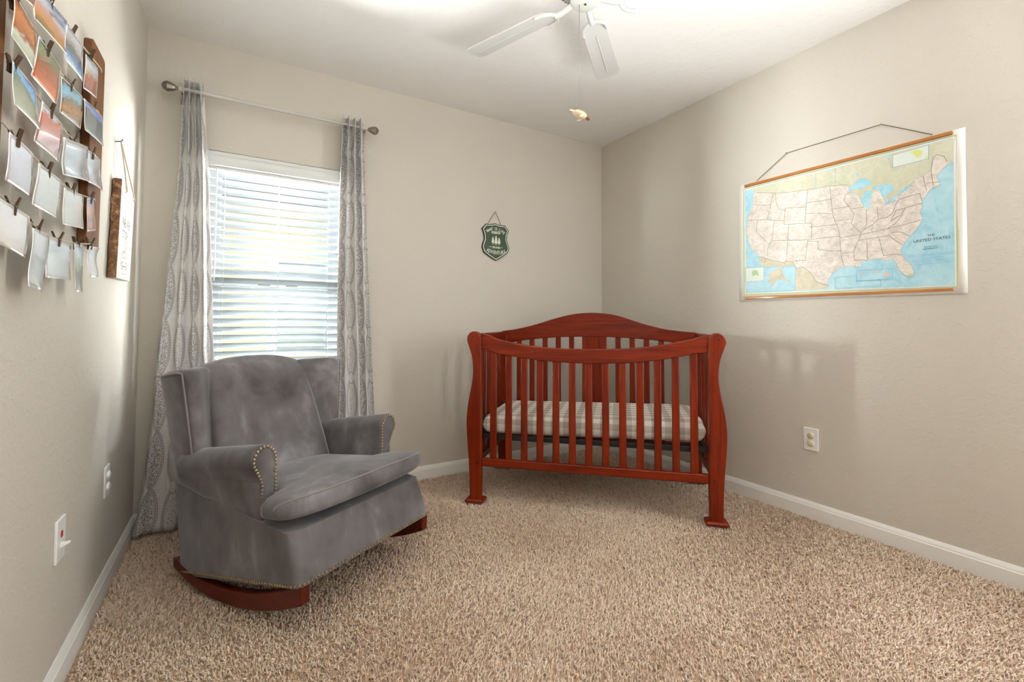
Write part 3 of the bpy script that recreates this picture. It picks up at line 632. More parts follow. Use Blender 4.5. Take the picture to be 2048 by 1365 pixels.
# ---------------------------------------------------------------- crib
E1 = Vector((.715, -.699, 0)).normalized()
CRA = math.atan2(E1.y, E1.x)
CR = Vector((1.512, -.494, 0))
cr = thing('crib', 'cherry-stained wooden baby crib across the corner of the room', 'crib', CR, CRA)
CW, CD = 1.34, .655
post_out = smooth([(.018, .012), (.017, .10), (.013, .20), (.006, .29), (-.001, .38), (-.002, .46), (.008, .55), (.026, .645), (.033, .72), (.026, .80), (.006, .86), (-.003, .895), (.006, .922), (.030, .938), (.056, .934), (.074, .914), (.080, .885)], 4)
def post(mirror, d0, d1, name='post'):
    zk = 1.0 if d0 < .2 else .982
    pts = [(p[0], p[1]*zk) for p in post_out]+[(.080, .5), (.082, .22), (.081, .012)]
    f = (lambda a, c, t: (CW-a, t, c)) if mirror else (lambda a, c, t: (a, t, c))
    p = MB().prism(pts, f, d0, d1).build(name, M_CH_Z, cr, angle=35, bevel=.004, seg=2)
    ft_ = MB()
    xa, xb = (-.004, .102); ya, yb = d0-.018, d1+.018
    if mirror: xa, xb = CW-xb, CW-xa
    ft_.loft([[(xa, ya, 0), (xb, ya, 0), (xb, yb, 0), (xa, yb, 0)], [(xa, ya, .012), (xb, ya, .012), (xb, yb, .012), (xa, yb, .012)],
              [(xa+.008, ya+.008, .019), (xb-.008, ya+.008, .019), (xb-.008, yb-.008, .019), (xa+.008, yb-.008, .019)]])
    ft_.build('foot', M_CH_X, p, bevel=.003)
    if d0 < .2:
        for ua, za in ((.030, .908), (.058, .838), (.060, .212)):
            uu = CW-ua if mirror else ua
            MB().lathe([(.0052, 0), (.0052, .0012), (.003, .0018)], (uu, d0, za), (0, -1, 0), 12).build('screw_cap', M_CH_D, p)
M_CH_D = Mat('dark_plug', (.03, .004, .002), .4)
for mir in (False, True):
    post(mir, 0, .042); post(mir, CD-.042, CD)
# front: scalloped top rail, slats, bottom rail
us = [.078, .13, .181, .324, .462, .66, .87, 1.033, 1.165, 1.215, CW-.078]
rt = [.931, .914, .894, .867, .853, .849, .856, .876, .903, .917, .931]
rb = [.843, .829, .815, .793, .779, .773, .780, .799, .826, .836, .843]
top = smooth([(a, c) for a, c in zip(us, rt)], 4); bot = smooth([(a, c) for a, c in zip(us, rb)], 4)
MB().prism(top+bot[::-1], lambda a, c, t: (a, t, c), .008, .036).build('top_rail', M_CH_X, cr, angle=35, bevel=.005, seg=3)
MB().box(.082, CW-.082, .008, .036, .193, .238).build('bottom_rail', M_CH_X, cr, bevel=.005, seg=2)
for k in range(13):
    u_ = .1475+.0871*k; zt = interp(u_, us, rb)+.01
    MB().box(u_-.0185, u_+.0185, .014, .030, .234, zt).build('slat', M_CH_Z, cr, bevel=.005, seg=2)
# headboard side
hu = [.04, .12, .20, .286, .372, .44, .507, .58, .656, .73, .801, .865, .928, 1.02, 1.112, 1.21, CW-.04]
hz = [.930, .940, .957, .979, 1.006, 1.025, 1.041, 1.051, 1.054, 1.050, 1.039, 1.021, .999, .971, .949, .936, .929]
lo = [(.06, .845), (.2, .868), (.35, .884), (.5, .893), (.66, .896), (.82, .893), (.98, .883), (1.14, .867), (CW-.06, .845)]
MB().prism(smooth(list(zip(hu, hz)), 3)+smooth(lo, 3)[::-1], lambda a, c, t: (a, t, c), CD-.036, CD-.008).build('headboard', M_CH_X, cr, angle=35, bevel=.005, seg=2)
MB().box(.082, CW-.082, CD-.036, CD-.008, .193, .238).build('back_rail', M_CH_X, cr, bevel=.005)
MB().box(.587, .747, CD-.030, CD-.014, .236, .90).build('center_panel', M_CH_Z, cr, bevel=.004)
for k in range(5):
    for u_ in (.5175-.0895*k, .8195+.0895*k):
        MB().box(u_-.0175, u_+.0175, CD-.030, CD-.014, .236, interp(u_, [p[0] for p in lo], [p[1] for p in lo])+.008).build('slat', M_CH_Z, cr, bevel=.005)
# ends
for u0 in (.028, CW-.056):
    MB().box(u0, u0+.028, .040, CD-.040, .862, .926).build('end_rail', M_CH_Y, cr, bevel=.006, seg=2)
    MB().box(u0, u0+.028, .040, CD-.040, .193, .238).build('end_rail', M_CH_Y, cr, bevel=.005)
    for k in range(6):
        v = .105+k*(CD-.21)/5
        MB().box(u0+.006, u0+.022, v-.018, v+.018, .236, .864).build('slat', M_CH_Z, cr, bevel=.004)
    # hanger brackets
    for v in (.085, CD-.085):
        uu = u0+.03 if u0 < .5 else u0-.014
        MB().box(uu, uu+.012, v-.012, v+.012, .33, .46).build('hanger_bracket', M_BLACK, cr, bevel=.002)
sp = MB().box(.075, CW-.075, .048, .072, .335, .362).box(.075, CW-.075, CD-.072, CD-.048, .335, .362).box(.075, .099, .072, CD-.072, .335, .362).box(CW-.099, CW-.075, .072, CD-.072, .335, .362)
for k in range(1, 9):
    sp.box(.075+k*(CW-.15)/9-.004, .075+k*(CW-.15)/9+.004, .072, CD-.072, .340, .350)
sp.build('spring_frame', M_BLACK, cr, bevel=.003)
# mattress rests on the spring frame
mt = MB(); mt.uv = []
NXm, NYm = 44, 22
def matt(top):
    def fn(u_, v_):
        a, q = -math.cos(PI*u_), -math.cos(PI*v_)
        k = max(0, 1-abs(a)**34)**(1/2.4)*max(0, 1-abs(q)**16)**(1/2.4)
        hx, hy = .590, .262
        zm = .424+.012*a
        x = .667+a*hx+.004*math.sin(9*q)*(abs(a) > .97); y = .322+q*hy
        wr = .0025*math.sin(17*a+3*q)*max(0, abs(a)-.75)*4
        z = zm+(.058*k+wr*k if top else -.060*k)
        if not top: z = max(z, .3635)
        return (x, y, z)
    return fn
for tp_ in (True, False):
    f_ = matt(tp_); g_ = MB().grid(f_, NXm, NYm)
    mt.add(g_.v, g_.f)
    for j in range(NYm+1):
        for i in range(NXm+1):
            p = f_(i/NXm, j/NYm); q = j/NYm*2-1; e = .06*(abs(q) > .999)
            s_ = 1 if tp_ else -1
            # cloth length down the sides keeps the checks square
            side = (1 if q > 0 else -1)*max(0, (.482-p[2]))*.95 if abs(q) > .8 else 0
            mt.uv.append((p[0], p[1]+side))
mo = mt.build('crib_mattress', M_SHEET, None, angle=80)
mo.location = CR; mo.rotation_euler = (0, 0, CRA)
bm = bmesh.new(); bm.from_mesh(mo.data); bmesh.ops.remove_doubles(bm, verts=bm.verts, dist=.0004); bm.to_mesh(mo.data); bm.free()
mo.data.set_sharp_from_angle(angle=math.radians(80))
tag(mo, 'crib mattress in a grey and tan gingham sheet lying inside the crib', 'mattress')
# ---------------------------------------------------------------- blinds
bl = thing('window_blinds', 'white two-inch slat window blinds half open between the curtains', 'blinds', (0, 0, 0))
BX0, BX1 = WX0+.006, WX1-.006
vp = [(.03, 1.803), (-.020, 1.803), (-.024, 1.808), (-.024, 1.818), (-.020, 1.826), (-.020, 1.850), (-.026, 1.858), (-.028, 1.868), (-.022, 1.874), (.03, 1.874)]
MB().prism(vp, lambda a, c, t: (t, a, c), WX0-.008, WX1+.008).build('valance', M_VALANCE, bl, angle=25)
MB().box(BX0, BX1, .012, .060, 1.79, 1.83).build('headrail', M_WHITE, bl)
TL, PIT, SY = math.radians(31), .0432, .036
NSL = 27
sl = MB()
half = .0245
def slat_pt(s_, off):
    # s_ -1 (room edge, high) .. 1 (glass edge, low), slightly crowned
    y = SY+s_*half*math.cos(TL); z = -s_*half*math.sin(TL)
    cr_ = .0022*(1-s_*s_)
    return (y+math.sin(TL)*(cr_+off), z+math.cos(TL)*(cr_+off))
prof_ = [slat_pt(s_, .0014) for s_ in np.linspace(-1, 1, 6)]+[slat_pt(s_, -.0014) for s_ in np.linspace(1, -1, 6)]
slat0 = None
for k in range(NSL):
    z = 1.770-k*PIT
    if slat0 is None:
        slat0 = MB().prism(prof_, lambda a, c, t: (t, a, c), BX0, BX1).build('slat', M_BLIND, bl, angle=50)
        so = slat0
    else:
        so = slat0.copy(); COL.objects.link(so); so.parent = bl
    so.location = (0, 0, z)
zb = 1.770-NSL*PIT
MB().box(BX0, BX1, SY-.024, SY+.024, zb-.004, zb+.014).build('bottom_rail', M_BLIND, bl, bevel=.004)
for xx in (.337, .594, .851):
    c = MB()
    yy = SY-half*math.cos(TL)-.0035
    c.tube([(xx, yy, 1.80), (xx, yy, zb)], .0011, 5).tube([(xx, SY+half*math.cos(TL)+.003, 1.80), (xx, SY+half*math.cos(TL)+.003, zb)], .0011, 5)
    c.build('ladder_cord', M_CORD, bl)
MB().tube([(BX0+.03, .004, 1.79), (BX0+.03, .000, 1.20)], .004, 8).build('tilt_wand', M_WHITE, bl)

# ---------------------------------------------------------------- rod and curtains
RY, RZ = -.082, 2.135
rd = thing('curtain_rod', 'slim curtain rod with faceted brown metal finials above the window', 'curtain rod', (0, 0, 0))
MB().tube([(.135, RY, RZ), (.80, RY, RZ)], .0095, 12).build('rod', M_ROD, rd)
MB().tube([(.62, RY, RZ), (1.045, RY, RZ)], .0078, 12).build('inner_rod', M_ROD, rd)
fp = [(.006, 0), (.010, .003), (.010, .009), (.014, .012), (.023, .034), (.026, .044), (.017, .060), (.007, .066), (.0, .068)]
MB().lathe(fp, (.135, RY, RZ), (-1, 0, 0), 8).build('finial', M_STEEL, rd, angle=25)
MB().lathe(fp, (1.045, RY, RZ), (1, 0, 0), 8).build('finial', M_STEEL, rd, angle=25)
for xx in (.150, 1.033):
    MB().tube([(xx, 0, RZ-.012), (xx, RY, RZ-.012)], .005, 8).box(xx-.012, xx+.012, -.005, 0, RZ-.045, RZ+.02).build('bracket', M_STEEL, rd)

def curtain(name, label, zs, xl, xr, nf, phase, flat, ztop, zbot, amp_t, amp_b, off, seed, voff):
    NU_, NV_ = 150, 70
    mb = MB(); mb.uv = []
    rr = np.random.default_rng(seed)
    jit = rr.normal(0, .35, 3)
    for j in range(NV_+1):
        tv = j/NV_; z = lerp(ztop, zbot, tv)
        a = interp(-z, [-q for q in zs], xl); b_ = interp(-z, [-q for q in zs], xr)
        amp = lerp(amp_t, amp_b, min(1, tv*1.15)**.8)
        for i in range(NU_+1):
            s_ = i/NU_
            ss = s_+.05*math.sin(2*PI*s_*1.3+jit[0])*tv
            w = math.sin(2*PI*nf*ss+phase)
            w = (abs(w)**.7)*(1 if w > 0 else -1)
            lo_ = .012*math.sin(2*PI*(nf*.5*s_+jit[1])+2.2*tv)*tv
            y = RY+off*tv-w*amp+lo_
            x = lerp(a, b_, s_)+.006*math.cos(2*PI*nf*ss+phase)*(1-tv*.5)+.004*math.sin(9*tv+4*s_)*tv
            zz = z+(.012*abs(w)-.006 if j == 0 else 0)
            if j == NV_: zz += .006*math.sin(7*s_)
            mb.v.append((x, min(y, -.008), zz)); mb.uv.append((s_*flat+.013, z+voff))
    mb.f = [(j*(NU_+1)+i, j*(NU_+1)+i+1, (j+1)*(NU_+1)+i+1, (j+1)*(NU_+1)+i) for j in range(NV_) for i in range(NU_)]
    o = mb.build(name, M_CURTAIN, None, angle=180, solid=.0012)
    return tag(o, label, 'curtain', 'patterned window curtains')
curtain('curtain', 'grey and white medallion curtain left of the window, flaring to the floor behind the chair',
        [2.2, 1.75, 1.21, .855, .50, .16, .0], [.152, .140, .110, .086, .066, .034, .012], [.234, .264, .288, .304, .345, .385, .40],
        3.9, -.6, .78, 2.188, .003, .026, .020, -.034, 3, .05)
curtain('curtain', 'grey and white medallion curtain right of the window, hanging behind the chair arm',
        [2.2, 1.70, 1.115, .467, 0], [.905, .890, .888, .894, .898], [1.020, 1.042, 1.066, 1.106, 1.13],
        3.6, 1.9, .70, 2.178, .008, .034, .022, 0, 5, .12)

# ---------------------------------------------------------------- United States wall map
mp_ = thing('wall_map', 'large paper wall map of the United States with wooden rails on the right wall', 'map', (0, 0, 0))
XM = W-.006
def flat_poly(mb, pts, off):
    n = len(pts); from mathutils.geometry import tessellate_polygon
    vs = [Vector((XM-off, p[0], p[1])) for p in pts]
    return mb.add(vs, [tuple(t) for t in tessellate_polygon([vs])])
def strokes(mb, line, wd_, off):
    P = [Vector((p[0], p[1])) for p in line]
    for a, b_ in zip(P[:-1], P[1:]):
        d = (b_-a)
        if d.length < 1e-5: continue
        n = Vector((-d.y, d.x)).normalized()*wd_*.5; e = d.normalized()*wd_*.4
        q = [a-e+n, a-e-n, b_+e-n, b_+e+n]
        mb.add([(XM-off, p.x, p.y) for p in q], [(0, 1, 2, 3)])
def relief(name, c1, c2, sc_, rough=.45):
    m = Mat(name, c1, rough); v = m.coords('Object', (1, 1, 1))
    n = m.noise(v, sc_, 6, .7, .8); n2 = m.noise(v, sc_*.12, 2)
    m.set('Base Color', m.ramp(n*.75+n2*.25, [(.38, c1), (.62, c2)])); return m
M_PAPER = Mat('map_paper', S(236, 235, 230), .4)
M_OCEAN = relief('map_ocean_print', S(150, 203, 222), S(190, 224, 234), 14)
M_NORTH = relief('map_north_print', S(196, 197, 172), S(214, 212, 190), 30)
M_LANDP = relief('map_land_print', S(206, 197, 186), S(238, 229, 222), 26)
M_SOUTHP = relief('map_south_print', S(196, 186, 160), S(216, 208, 186), 30)
M_BORD = Mat('map_border_print', S(206, 208, 164), .45)
M_LINE = Mat('map_line_ink', S(138, 132, 116), .5)
M_FINE = Mat('map_fine_ink', S(176, 168, 158), .5)
M_DOT = Mat('map_text_ink', S(46, 62, 88), .5)
M_BLUE = Mat('map_water_ink', S(120, 176, 204), .5)
M_GREEN = Mat('map_green_ink', S(168, 202, 150), .5)
M_LIME = Mat('map_lime_ink', S(210, 218, 130), .5)
M_PINK = Mat('map_pink_ink', S(232, 186, 168), .5)
ys = [p[0] for p in MAP_SHEET]; 
def sheet_fn(u_, v_):
    a = Vector(MAP_SHEET[0]).lerp(Vector(MAP_SHEET[1]), u_); c = Vector(MAP_SHEET[3]).lerp(Vector(MAP_SHEET[2]), u_)
    p = a.lerp(c, v_); lift = .007*max(0, (u_-.955)/.045)**2*(.4+.6*math.sin(PI*min(1, v_*1.6)))
    return (XM-lift, p.x, p.y)
MB().grid(sheet_fn, 44, 6).build('paper_sheet', M_PAPER, mp_, solid=.0005, angle=60)
def bilin(quad, u_, v_):
    a = Vector(quad[0]).lerp(Vector(quad[1]), u_); c = Vector(quad[3]).lerp(Vector(quad[2]), u_); return a.lerp(c, v_)
flat_poly(MB(), MAP_BORDER, .0012).build('border_print', M_BORD, mp_)
in0 = [bilin(MAP_BORDER, a, c) for a, c in ((.006, .010), (.994, .010), (.994, .990), (.006, .990))]
bd = MB()
for e0, e1, n_ in ((0, 1, 150), (1, 2, 104), (2, 3, 150), (3, 0, 104)):
    A_, B_ = Vector(MAP_BORDER[e0]), Vector(MAP_BORDER[e1]); A2, B2 = Vector(MAP_INNER[e0]), Vector(MAP_INNER[e1])
    for k in range(n_):
        p = A_.lerp(B_, (k+.5)/n_).lerp(A2.lerp(B2, (k+.5)/n_), .42)
        bd.add([(XM-.0016, p.x+.0019*math.cos(q), p.y+.0019*math.sin(q)) for q in (0, PI/2, PI, 3*PI/2)], [(0, 1, 2, 3)])
tag(bd.build('border_dots', M_LINE, mp_), kind='stuff')
wl = [bilin(MAP_INNER, a, c) for a, c in ((-.005, -.008), (1.005, -.008), (1.005, 1.006), (-.005, 1.006))]
flat_poly(MB(), wl, .0018).build('margin_print', M_PAPER, mp_)
flat_poly(MB(), MAP_INNER, .0021).build('ocean_print', M_OCEAN, mp_)
flat_poly(MB(), MAP_NORTH, .0024).build('canada_print', M_NORTH, mp_)
flat_poly(MB(), MAP_SOUTH, .0024).build('mexico_print', M_SOUTHP, mp_)
flat_poly(MB(), MAP_LAND, .0027).build('states_print', M_LANDP, mp_)
mch = flat_poly(MB(), MAP_MICH, .0029); mch.build('michigan_print', M_LANDP, mp_)
for p in MAP_LAKES: flat_poly(MB(), p, .0030).build('lake_print', M_OCEAN, mp_)
for k, o_ in ((1, .0028), (2, .0027), (3, .0026)): flat_poly(MB(), MAP_INSETS[k], o_).build('inset_sea_print', M_OCEAN, mp_)
M_INS = Mat('map_inset_print', S(220, 228, 220), .45)
for k, o_ in ((0, .0031), (4, .0029)): flat_poly(MB(), MAP_INSETS[k], o_).build('inset_pale_print', M_INS, mp_)
flat_poly(MB(), MAP_ALASKA, .0030).build('alaska_print', M_SOUTHP, mp_)
for p in MAP_ISLES: flat_poly(MB(), p, .0030).build('island_print', M_PINK, mp_)
for k, m_g in ((0, M_GREEN), (3, M_GREEN), (1, M_LIME), (2, M_LIME)): flat_poly(MB(), MAP_GREEN[k], .0033).build('green_print' if k in (0, 3) else 'lime_print', m_g, mp_)
ln = MB()
for l in MAP_LINES: strokes(ln, l, .0020, .0033)
ln.build('state_line_print', M_LINE, mp_)
ln = MB()
for l in MAP_FAINT: strokes(ln, l, .0012, .0033)
for q in MAP_INSETS: strokes(ln, q+[q[0]], .0016, .0035)
lc = MAP_LAND+[MAP_LAND[0]]; strokes(ln, lc, .0010, .0032)
rr_ = np.random.default_rng(5)
def inside(p, poly):
    c = False; j = len(poly)-1
    for i in range(len(poly)):
        if (poly[i][1] > p[1]) != (poly[j][1] > p[1]) and p[0] < (poly[j][0]-poly[i][0])*(p[1]-poly[i][1])/(poly[j][1]-poly[i][1])+poly[i][0]: c = not c
        j = i
    return c
ylo, yhi = min(p[0] for p in MAP_LAND), max(p[0] for p in MAP_LAND); zlo, zhi = min(p[1] for p in MAP_LAND), max(p[1] for p in MAP_LAND)
tk = MB(); cnt = 0
while cnt < 900:      # rivers, roads and place names: short wavering ticks over the land
    p = (rr_.uniform(ylo, yhi), rr_.uniform(zlo, zhi))
    if not inside(p, MAP_LAND): continue
    a = rr_.normal(0, .5); le = rr_.uniform(.004, .016)
    q = (p[0]+le*math.cos(a), p[1]+le*math.sin(a)); r_ = (q[0]+le*math.cos(a+rr_.normal(0, .6)), q[1]+le*math.sin(a+rr_.normal(0, .6)))
    strokes(tk, [p, q, r_], .0009, .00325); cnt += 1
ln.build('fine_line_print', M_BLUE, mp_)
tag(tk.build('place_name_ticks', M_FINE, mp_), kind='stuff')
ex_ = Vector((0, MAP_TXTDIR[1][0]-MAP_TXTDIR[0][0], MAP_TXTDIR[1][1]-MAP_TXTDIR[0][1])).normalized()
ey_ = Vector((0, 0, 1))
tx = MB()
for string, p, h in MAP_TEXT:
    text_into(tx, string, h*.90, (XM-.0036, p[0], p[1]-h*.3+(.006 if string == 'THE' else 0)), ex_, ey_, (-1, 0, 0), 0, sx=1.0 if h > .01 else 1.1)
tx.build('title_lettering', M_DOT, mp_)
fine = MB()
for k, (wd2, dz) in enumerate(((.16, -.108), (.15, -.114), (.08, -.124), (.12, -.134), (.11, -.142), (.12, -.150))):
    c0 = MAP_TEXT[3][1]
    strokes(fine, [(c0[0]+wd2/2, c0[1]+dz+.085), (c0[0]-wd2/2, c0[1]+dz+.085)], .0012, .0035)
fine.build('small_lettering', M_BLUE, mp_)
for nm, q in zip(('top_rail', 'bottom_rail'), MAP_BARS):
    q4 = [(p[0], p[1]) for p in q]
    MB().prism(q4, lambda a, c, t: (t, a, c), W-.016, W-.006).build(nm, M_BAR, mp_, bevel=.002)
MB().tube([MAP_CORD[0], MAP_CORD[1], MAP_CORD[2], MAP_CORD[3]], .0016, 6).build('hanging_cord', M_DTWINE, mp_)
for p in MAP_CORD[1:3]:
    MB().lathe([(.0022, 0), (.0022, .010), (.004, .0105), (.004, .012)], (W, p[1], p[2]), (-1, 0, 0), 10).build('nail', M_STEEL, mp_)

# ---------------------------------------------------------------- green shield sign
sg = thing('shield_sign', 'green shield-shaped sign with white pine trees and lettering on twine, on the window wall', 'sign', (0, 0, 0))
cx, cz = SHIELD_C
cx = .5*(min(p[0] for p in SHIELD)+max(p[0] for p in SHIELD)); cz = 1.556
shp = [Vector(p) for p in smooth([(p[0], p[1]) for p in SHIELD], 1, True)]
def inset(pts, d):
    n = len(pts); out = []
    ar = sum(pts[i].x*pts[(i+1) % n].y-pts[(i+1) % n].x*pts[i].y for i in range(n))
    for i in range(n):
        a = (pts[i]-pts[i-1]).normalized(); b_ = (pts[(i+1) % n]-pts[i]).normalized()
        t = (a+b_).normalized(); nn = Vector((-t.y, t.x))*(1 if ar > 0 else -1)
        out.append(pts[i]+nn*d/max(.5, math.sqrt((1+a.dot(b_))/2)))
    return out
fxz = lambda a, c, t: (a, -t, c)
M_SGREEN = Mat('sign_green', S(40, 66, 26), .45); M_SWHITE = Mat('sign_white', S(214, 217, 206), .5); M_SDARK = Mat('sign_dark_edge', S(26, 30, 24), .5)
MB().prism([(p.x, p.y) for p in shp], fxz, .003, .012).build('backing_plate', M_SDARK, sg, bevel=.001)
MB().prism([(p.x, p.y) for p in inset(shp, .0068)], fxz, .012, .0126).build('white_border', M_SWHITE, sg)
MB().prism([(p.x, p.y) for p in inset(shp, .0122)], fxz, .0126, .0132).build('green_field', M_SGREEN, sg)
lt = MB(); KX, KZ = .000384, .000335
def sp(px, pz): return (cx+(px-541)*KX, -.0134, 1.5596-(pz-770)*KZ)
def arc_pts(string, p0, p1, p2, size, sxx=1.0):
    """letters along a parabola through three crop points"""
    n = len(string)
    for i, ch_ in enumerate(string):
        if ch_ == ' ': continue
        t = (i+.5)/n
        P = lambda t: tuple(p0[k]*(1-t)*(1-2*t)+p1[k]*4*t*(1-t)+p2[k]*t*(2*t-1) for k in (0, 1))
        a, c = P(t); a2, c2 = P(t+.02)
        A3, B3 = Vector(sp(a, c)), Vector(sp(a2, c2))
        tx_ = (B3-A3).normalized(); up = Vector((-tx_.z, 0, tx_.x))
        text_into(lt, ch_, size, A3-up*size*.35-Vector((0, .00004*(i % 2), 0)), tx_, up, (0, -1, 0), 0, sx=sxx*(.8 if ch_ == 'W' else 1), wt=.0006)
arc_pts('WHAT IS LIFE', (345, 578), (535, 500), (722, 585), .0285, .82)
arc_pts('ADVENTURE', (350, 955), (545, 1005), (745, 965), .0360, .74)
arc_pts('GRAND', (462, 895), (547, 896), (632, 898), .0185, 1.0)
for a0, a1 in ((400, 450), (645, 676)):
    lt.add([sp(a0, 886), sp(a1, 886), sp(a1, 897), sp(a0, 897)], [(0, 3, 2, 1)])
pill = [(470+26*math.cos(a), 583+25*math.sin(a)) for a in np.linspace(PI/2, 3*PI/2, 8)]+[(605+26*math.cos(a), 583+25*math.sin(a)) for a in np.linspace(-PI/2, PI/2, 8)]
lt.add([sp(*p) for p in pill], [tuple(range(16))])
for ax_, az, h_, w_ in ((476, 670, 170, 36), (540, 640, 212, 44), (604, 678, 168, 38)):
    bt = az+h_-40
    L_ = [(0, 0)]
    for k in range(1, 5):
        L_ += [(w_*(.28+.72*k/4), .95*k/4+.05)]
        if k < 4: L_ += [(w_*(.28+.72*k/4)*.55, .95*k/4+.02)]
    out_ = [(ax_+a_, az+(bt-az)*t_) for a_, t_ in L_]+[(ax_-a_, az+(bt-az)*t_) for a_, t_ in L_[:0:-1]]
    lt.add([sp(*p) for p in out_], [tuple(range(len(out_)))])
    lt.add([sp(ax_-8, bt), sp(ax_-8, az+h_), sp(ax_+8, az+h_), sp(ax_+8, bt)], [(0, 1, 2, 3)])
lt.build('white_lettering', M_SWHITE, sg)
lt2 = MB()
c_ = sp(538, 583); text_into(lt2, 'BUT ONE', .0135, (c_[0], -.0137, c_[2]-.0048), (1, 0, 0), (0, 0, 1), (0, -1, 0), 0, wt=.0004)
lt2.build('dark_lettering', M_SDARK, sg)
nx, nz = SHIELD_NAIL
MB().tube([(SHIELD_H[0][0], -.008, SHIELD_H[0][1]), (nx-.002, -.010, nz+.002), (nx+.002, -.010, nz+.002), (SHIELD_H[1][0], -.008, SHIELD_H[1][1])], .0017, 6).build('twine', M_DTWINE, sg)
MB().lathe([(.0018, 0), (.0018, .014), (.0045, .0145), (.0045, .016)], (nx, 0, nz), (0, -1, 0), 10).build('nail', M_STEEL, sg)

# ---------------------------------------------------------------- photo hanger on the left wall
hg = thing('photo_hanger', 'two upright walnut boards strung with twine lines on the left wall', 'photo display', (0, 0, 0))
def board(y0, y1, z0, z1):
    r = rrect(y0, y1, z0, z1, .014, 4)
    return MB().prism(r, lambda a, c, t: (t, a, c), .001, .021).build('board', M_BOARD, hg, bevel=.003, seg=2)
board(-1.042, -.893, 1.219, 1.832)
board(-1.765, -1.613, 1.219, 1.832)
for k, pts in STRINGS.items():
    rowz = pts[-1][1]
    P = [(.026, -1.63, rowz-.004 if k != 'r5' else 1.222)]+[(.036, p[0], p[1]) for p in pts[:-1] if p[0] > -1.60]+[(.030, pts[-1][0]-.005, pts[-1][1]-.004), (.026, pts[-1][0]+.025, pts[-1][1]-.004)]
    MB().tube(smooth(P, 5), .0017, 6).build('twine_line', M_TWINE, hg)

def photo_mat(name, stops, sc_=3.0, dist=.9, tilt=0.0, detail=4):
    m = Mat(name, (.5, .5, .5), .22)
    u, v, _ = m.xyz(m.coords('UV'))
    n = m.noise(m.coords('UV'), sc_, detail, .6, .6)
    nf = m.noise(m.coords('UV', (1, 1.6, 1)), sc_*4, 6, .7)
    f = v+(n-.5)*dist*.7+(nf-.5)*.35+(u-.5)*tilt
    img = m.ramp(f, [(p, S(*c)) for p, c in stops])
    n2 = m.noise(m.coords('UV', (1, 2, 1)), sc_*5, 5, .65)
    img = m.mix((n2-.5).abs()*.9, img, tuple(c*.45 for c in S(*stops[len(stops)//2][1])))
    edge = ((u-.5).abs()).gt(.472).mx(((v-.5).abs()).gt(.462))
    m.set('Base Color', m.mix(edge, img, S(238, 236, 232)))
    m.set('Roughness', .12); m.set('Coat Weight', .5); m.set('Coat Roughness', .04)
    return m
PAL = {  # bottom to top
'P0': [(0, (150, 96, 70)), (.5, (120, 84, 64)), (1, (90, 80, 90))],
'P1': [(0, (178, 186, 160)), (.28, (200, 206, 190)), (.36, (150, 84, 44)), (.75, (196, 120, 56)), (1, (120, 50, 24))],
'P2': [(0, (120, 104, 60)), (.25, (200, 134, 62)), (.5, (190, 150, 140)), (.68, (206, 204, 214)), (1, (70, 124, 176))],
'P3': [(0, (206, 222, 236)), (.2, (104, 152, 204)), (.45, (90, 92, 98)), (.7, (186, 182, 182)), (1, (200, 214, 228))],
'P4': [(0, (206, 112, 70)), (.35, (170, 84, 52)), (.6, (140, 92, 60)), (.85, (120, 136, 100)), (1, (112, 122, 96))],
'P5': [(0, (120, 70, 60)), (.4, (170, 96, 74)), (.62, (196, 190, 184)), (.8, (214, 216, 218)), (1, (136, 176, 216))],
'P6': [(0, (170, 178, 160)), (.4, (148, 152, 134)), (.66, (100, 126, 112)), (.8, (120, 178, 226)), (1, (70, 130, 204))],
'P8': [(0, (96, 76, 54)), (.3, (176, 126, 76)), (.52, (110, 96, 80)), (.7, (132, 190, 216)), (.86, (120, 176, 206)), (1, (96, 86, 64))],
'P9': [(0, (128, 146, 140)), (.4, (104, 112, 118)), (.7, (90, 96, 106)), (.8, (136, 156, 218)), (1, (120, 152, 224))],
'P10': [(0, (150, 120, 112)), (.45, (176, 112, 100)), (.8, (190, 110, 96)), (.9, (200, 206, 214)), (1, (206, 214, 222))],
'P11': [(0, (140, 146, 150)), (.5, (170, 172, 174)), (1, (180, 186, 192))],
'P12': [(0, (150, 132, 136)), (.5, (170, 170, 176)), (1, (190, 196, 204))],
'P13': [(0, (176, 174, 180)), (.5, (186, 182, 190)), (1, (200, 198, 204))],
'P14': [(0, (176, 178, 176)), (.5, (188, 188, 184)), (1, (206, 206, 204))],
'P15': [(0, (184, 184, 180)), (.5, (194, 194, 192)), (1, (208, 210, 210))],
'P16': [(0, (166, 104, 92)), (.35, (150, 110, 104)), (.6, (196, 140, 110)), (.75, (170, 150, 160)), (1, (72, 126, 196))],
'P17': [(0, (214, 206, 200)), (.5, (212, 210, 208)), (1, (216, 216, 214))],
'P18': [(0, (190, 192, 192)), (.5, (180, 184, 186)), (1, (196, 200, 204))],
'P19': [(0, (190, 194, 192)), (.5, (184, 188, 188)), (1, (200, 208, 216))],
'P20': [(0, (150, 150, 140)), (.4, (128, 134, 112)), (.75, (176, 182, 184)), (1, (150, 168, 190))],
'P21': [(0, (196, 198, 198)), (.5, (206, 208, 212)), (1, (190, 196, 204))],
}
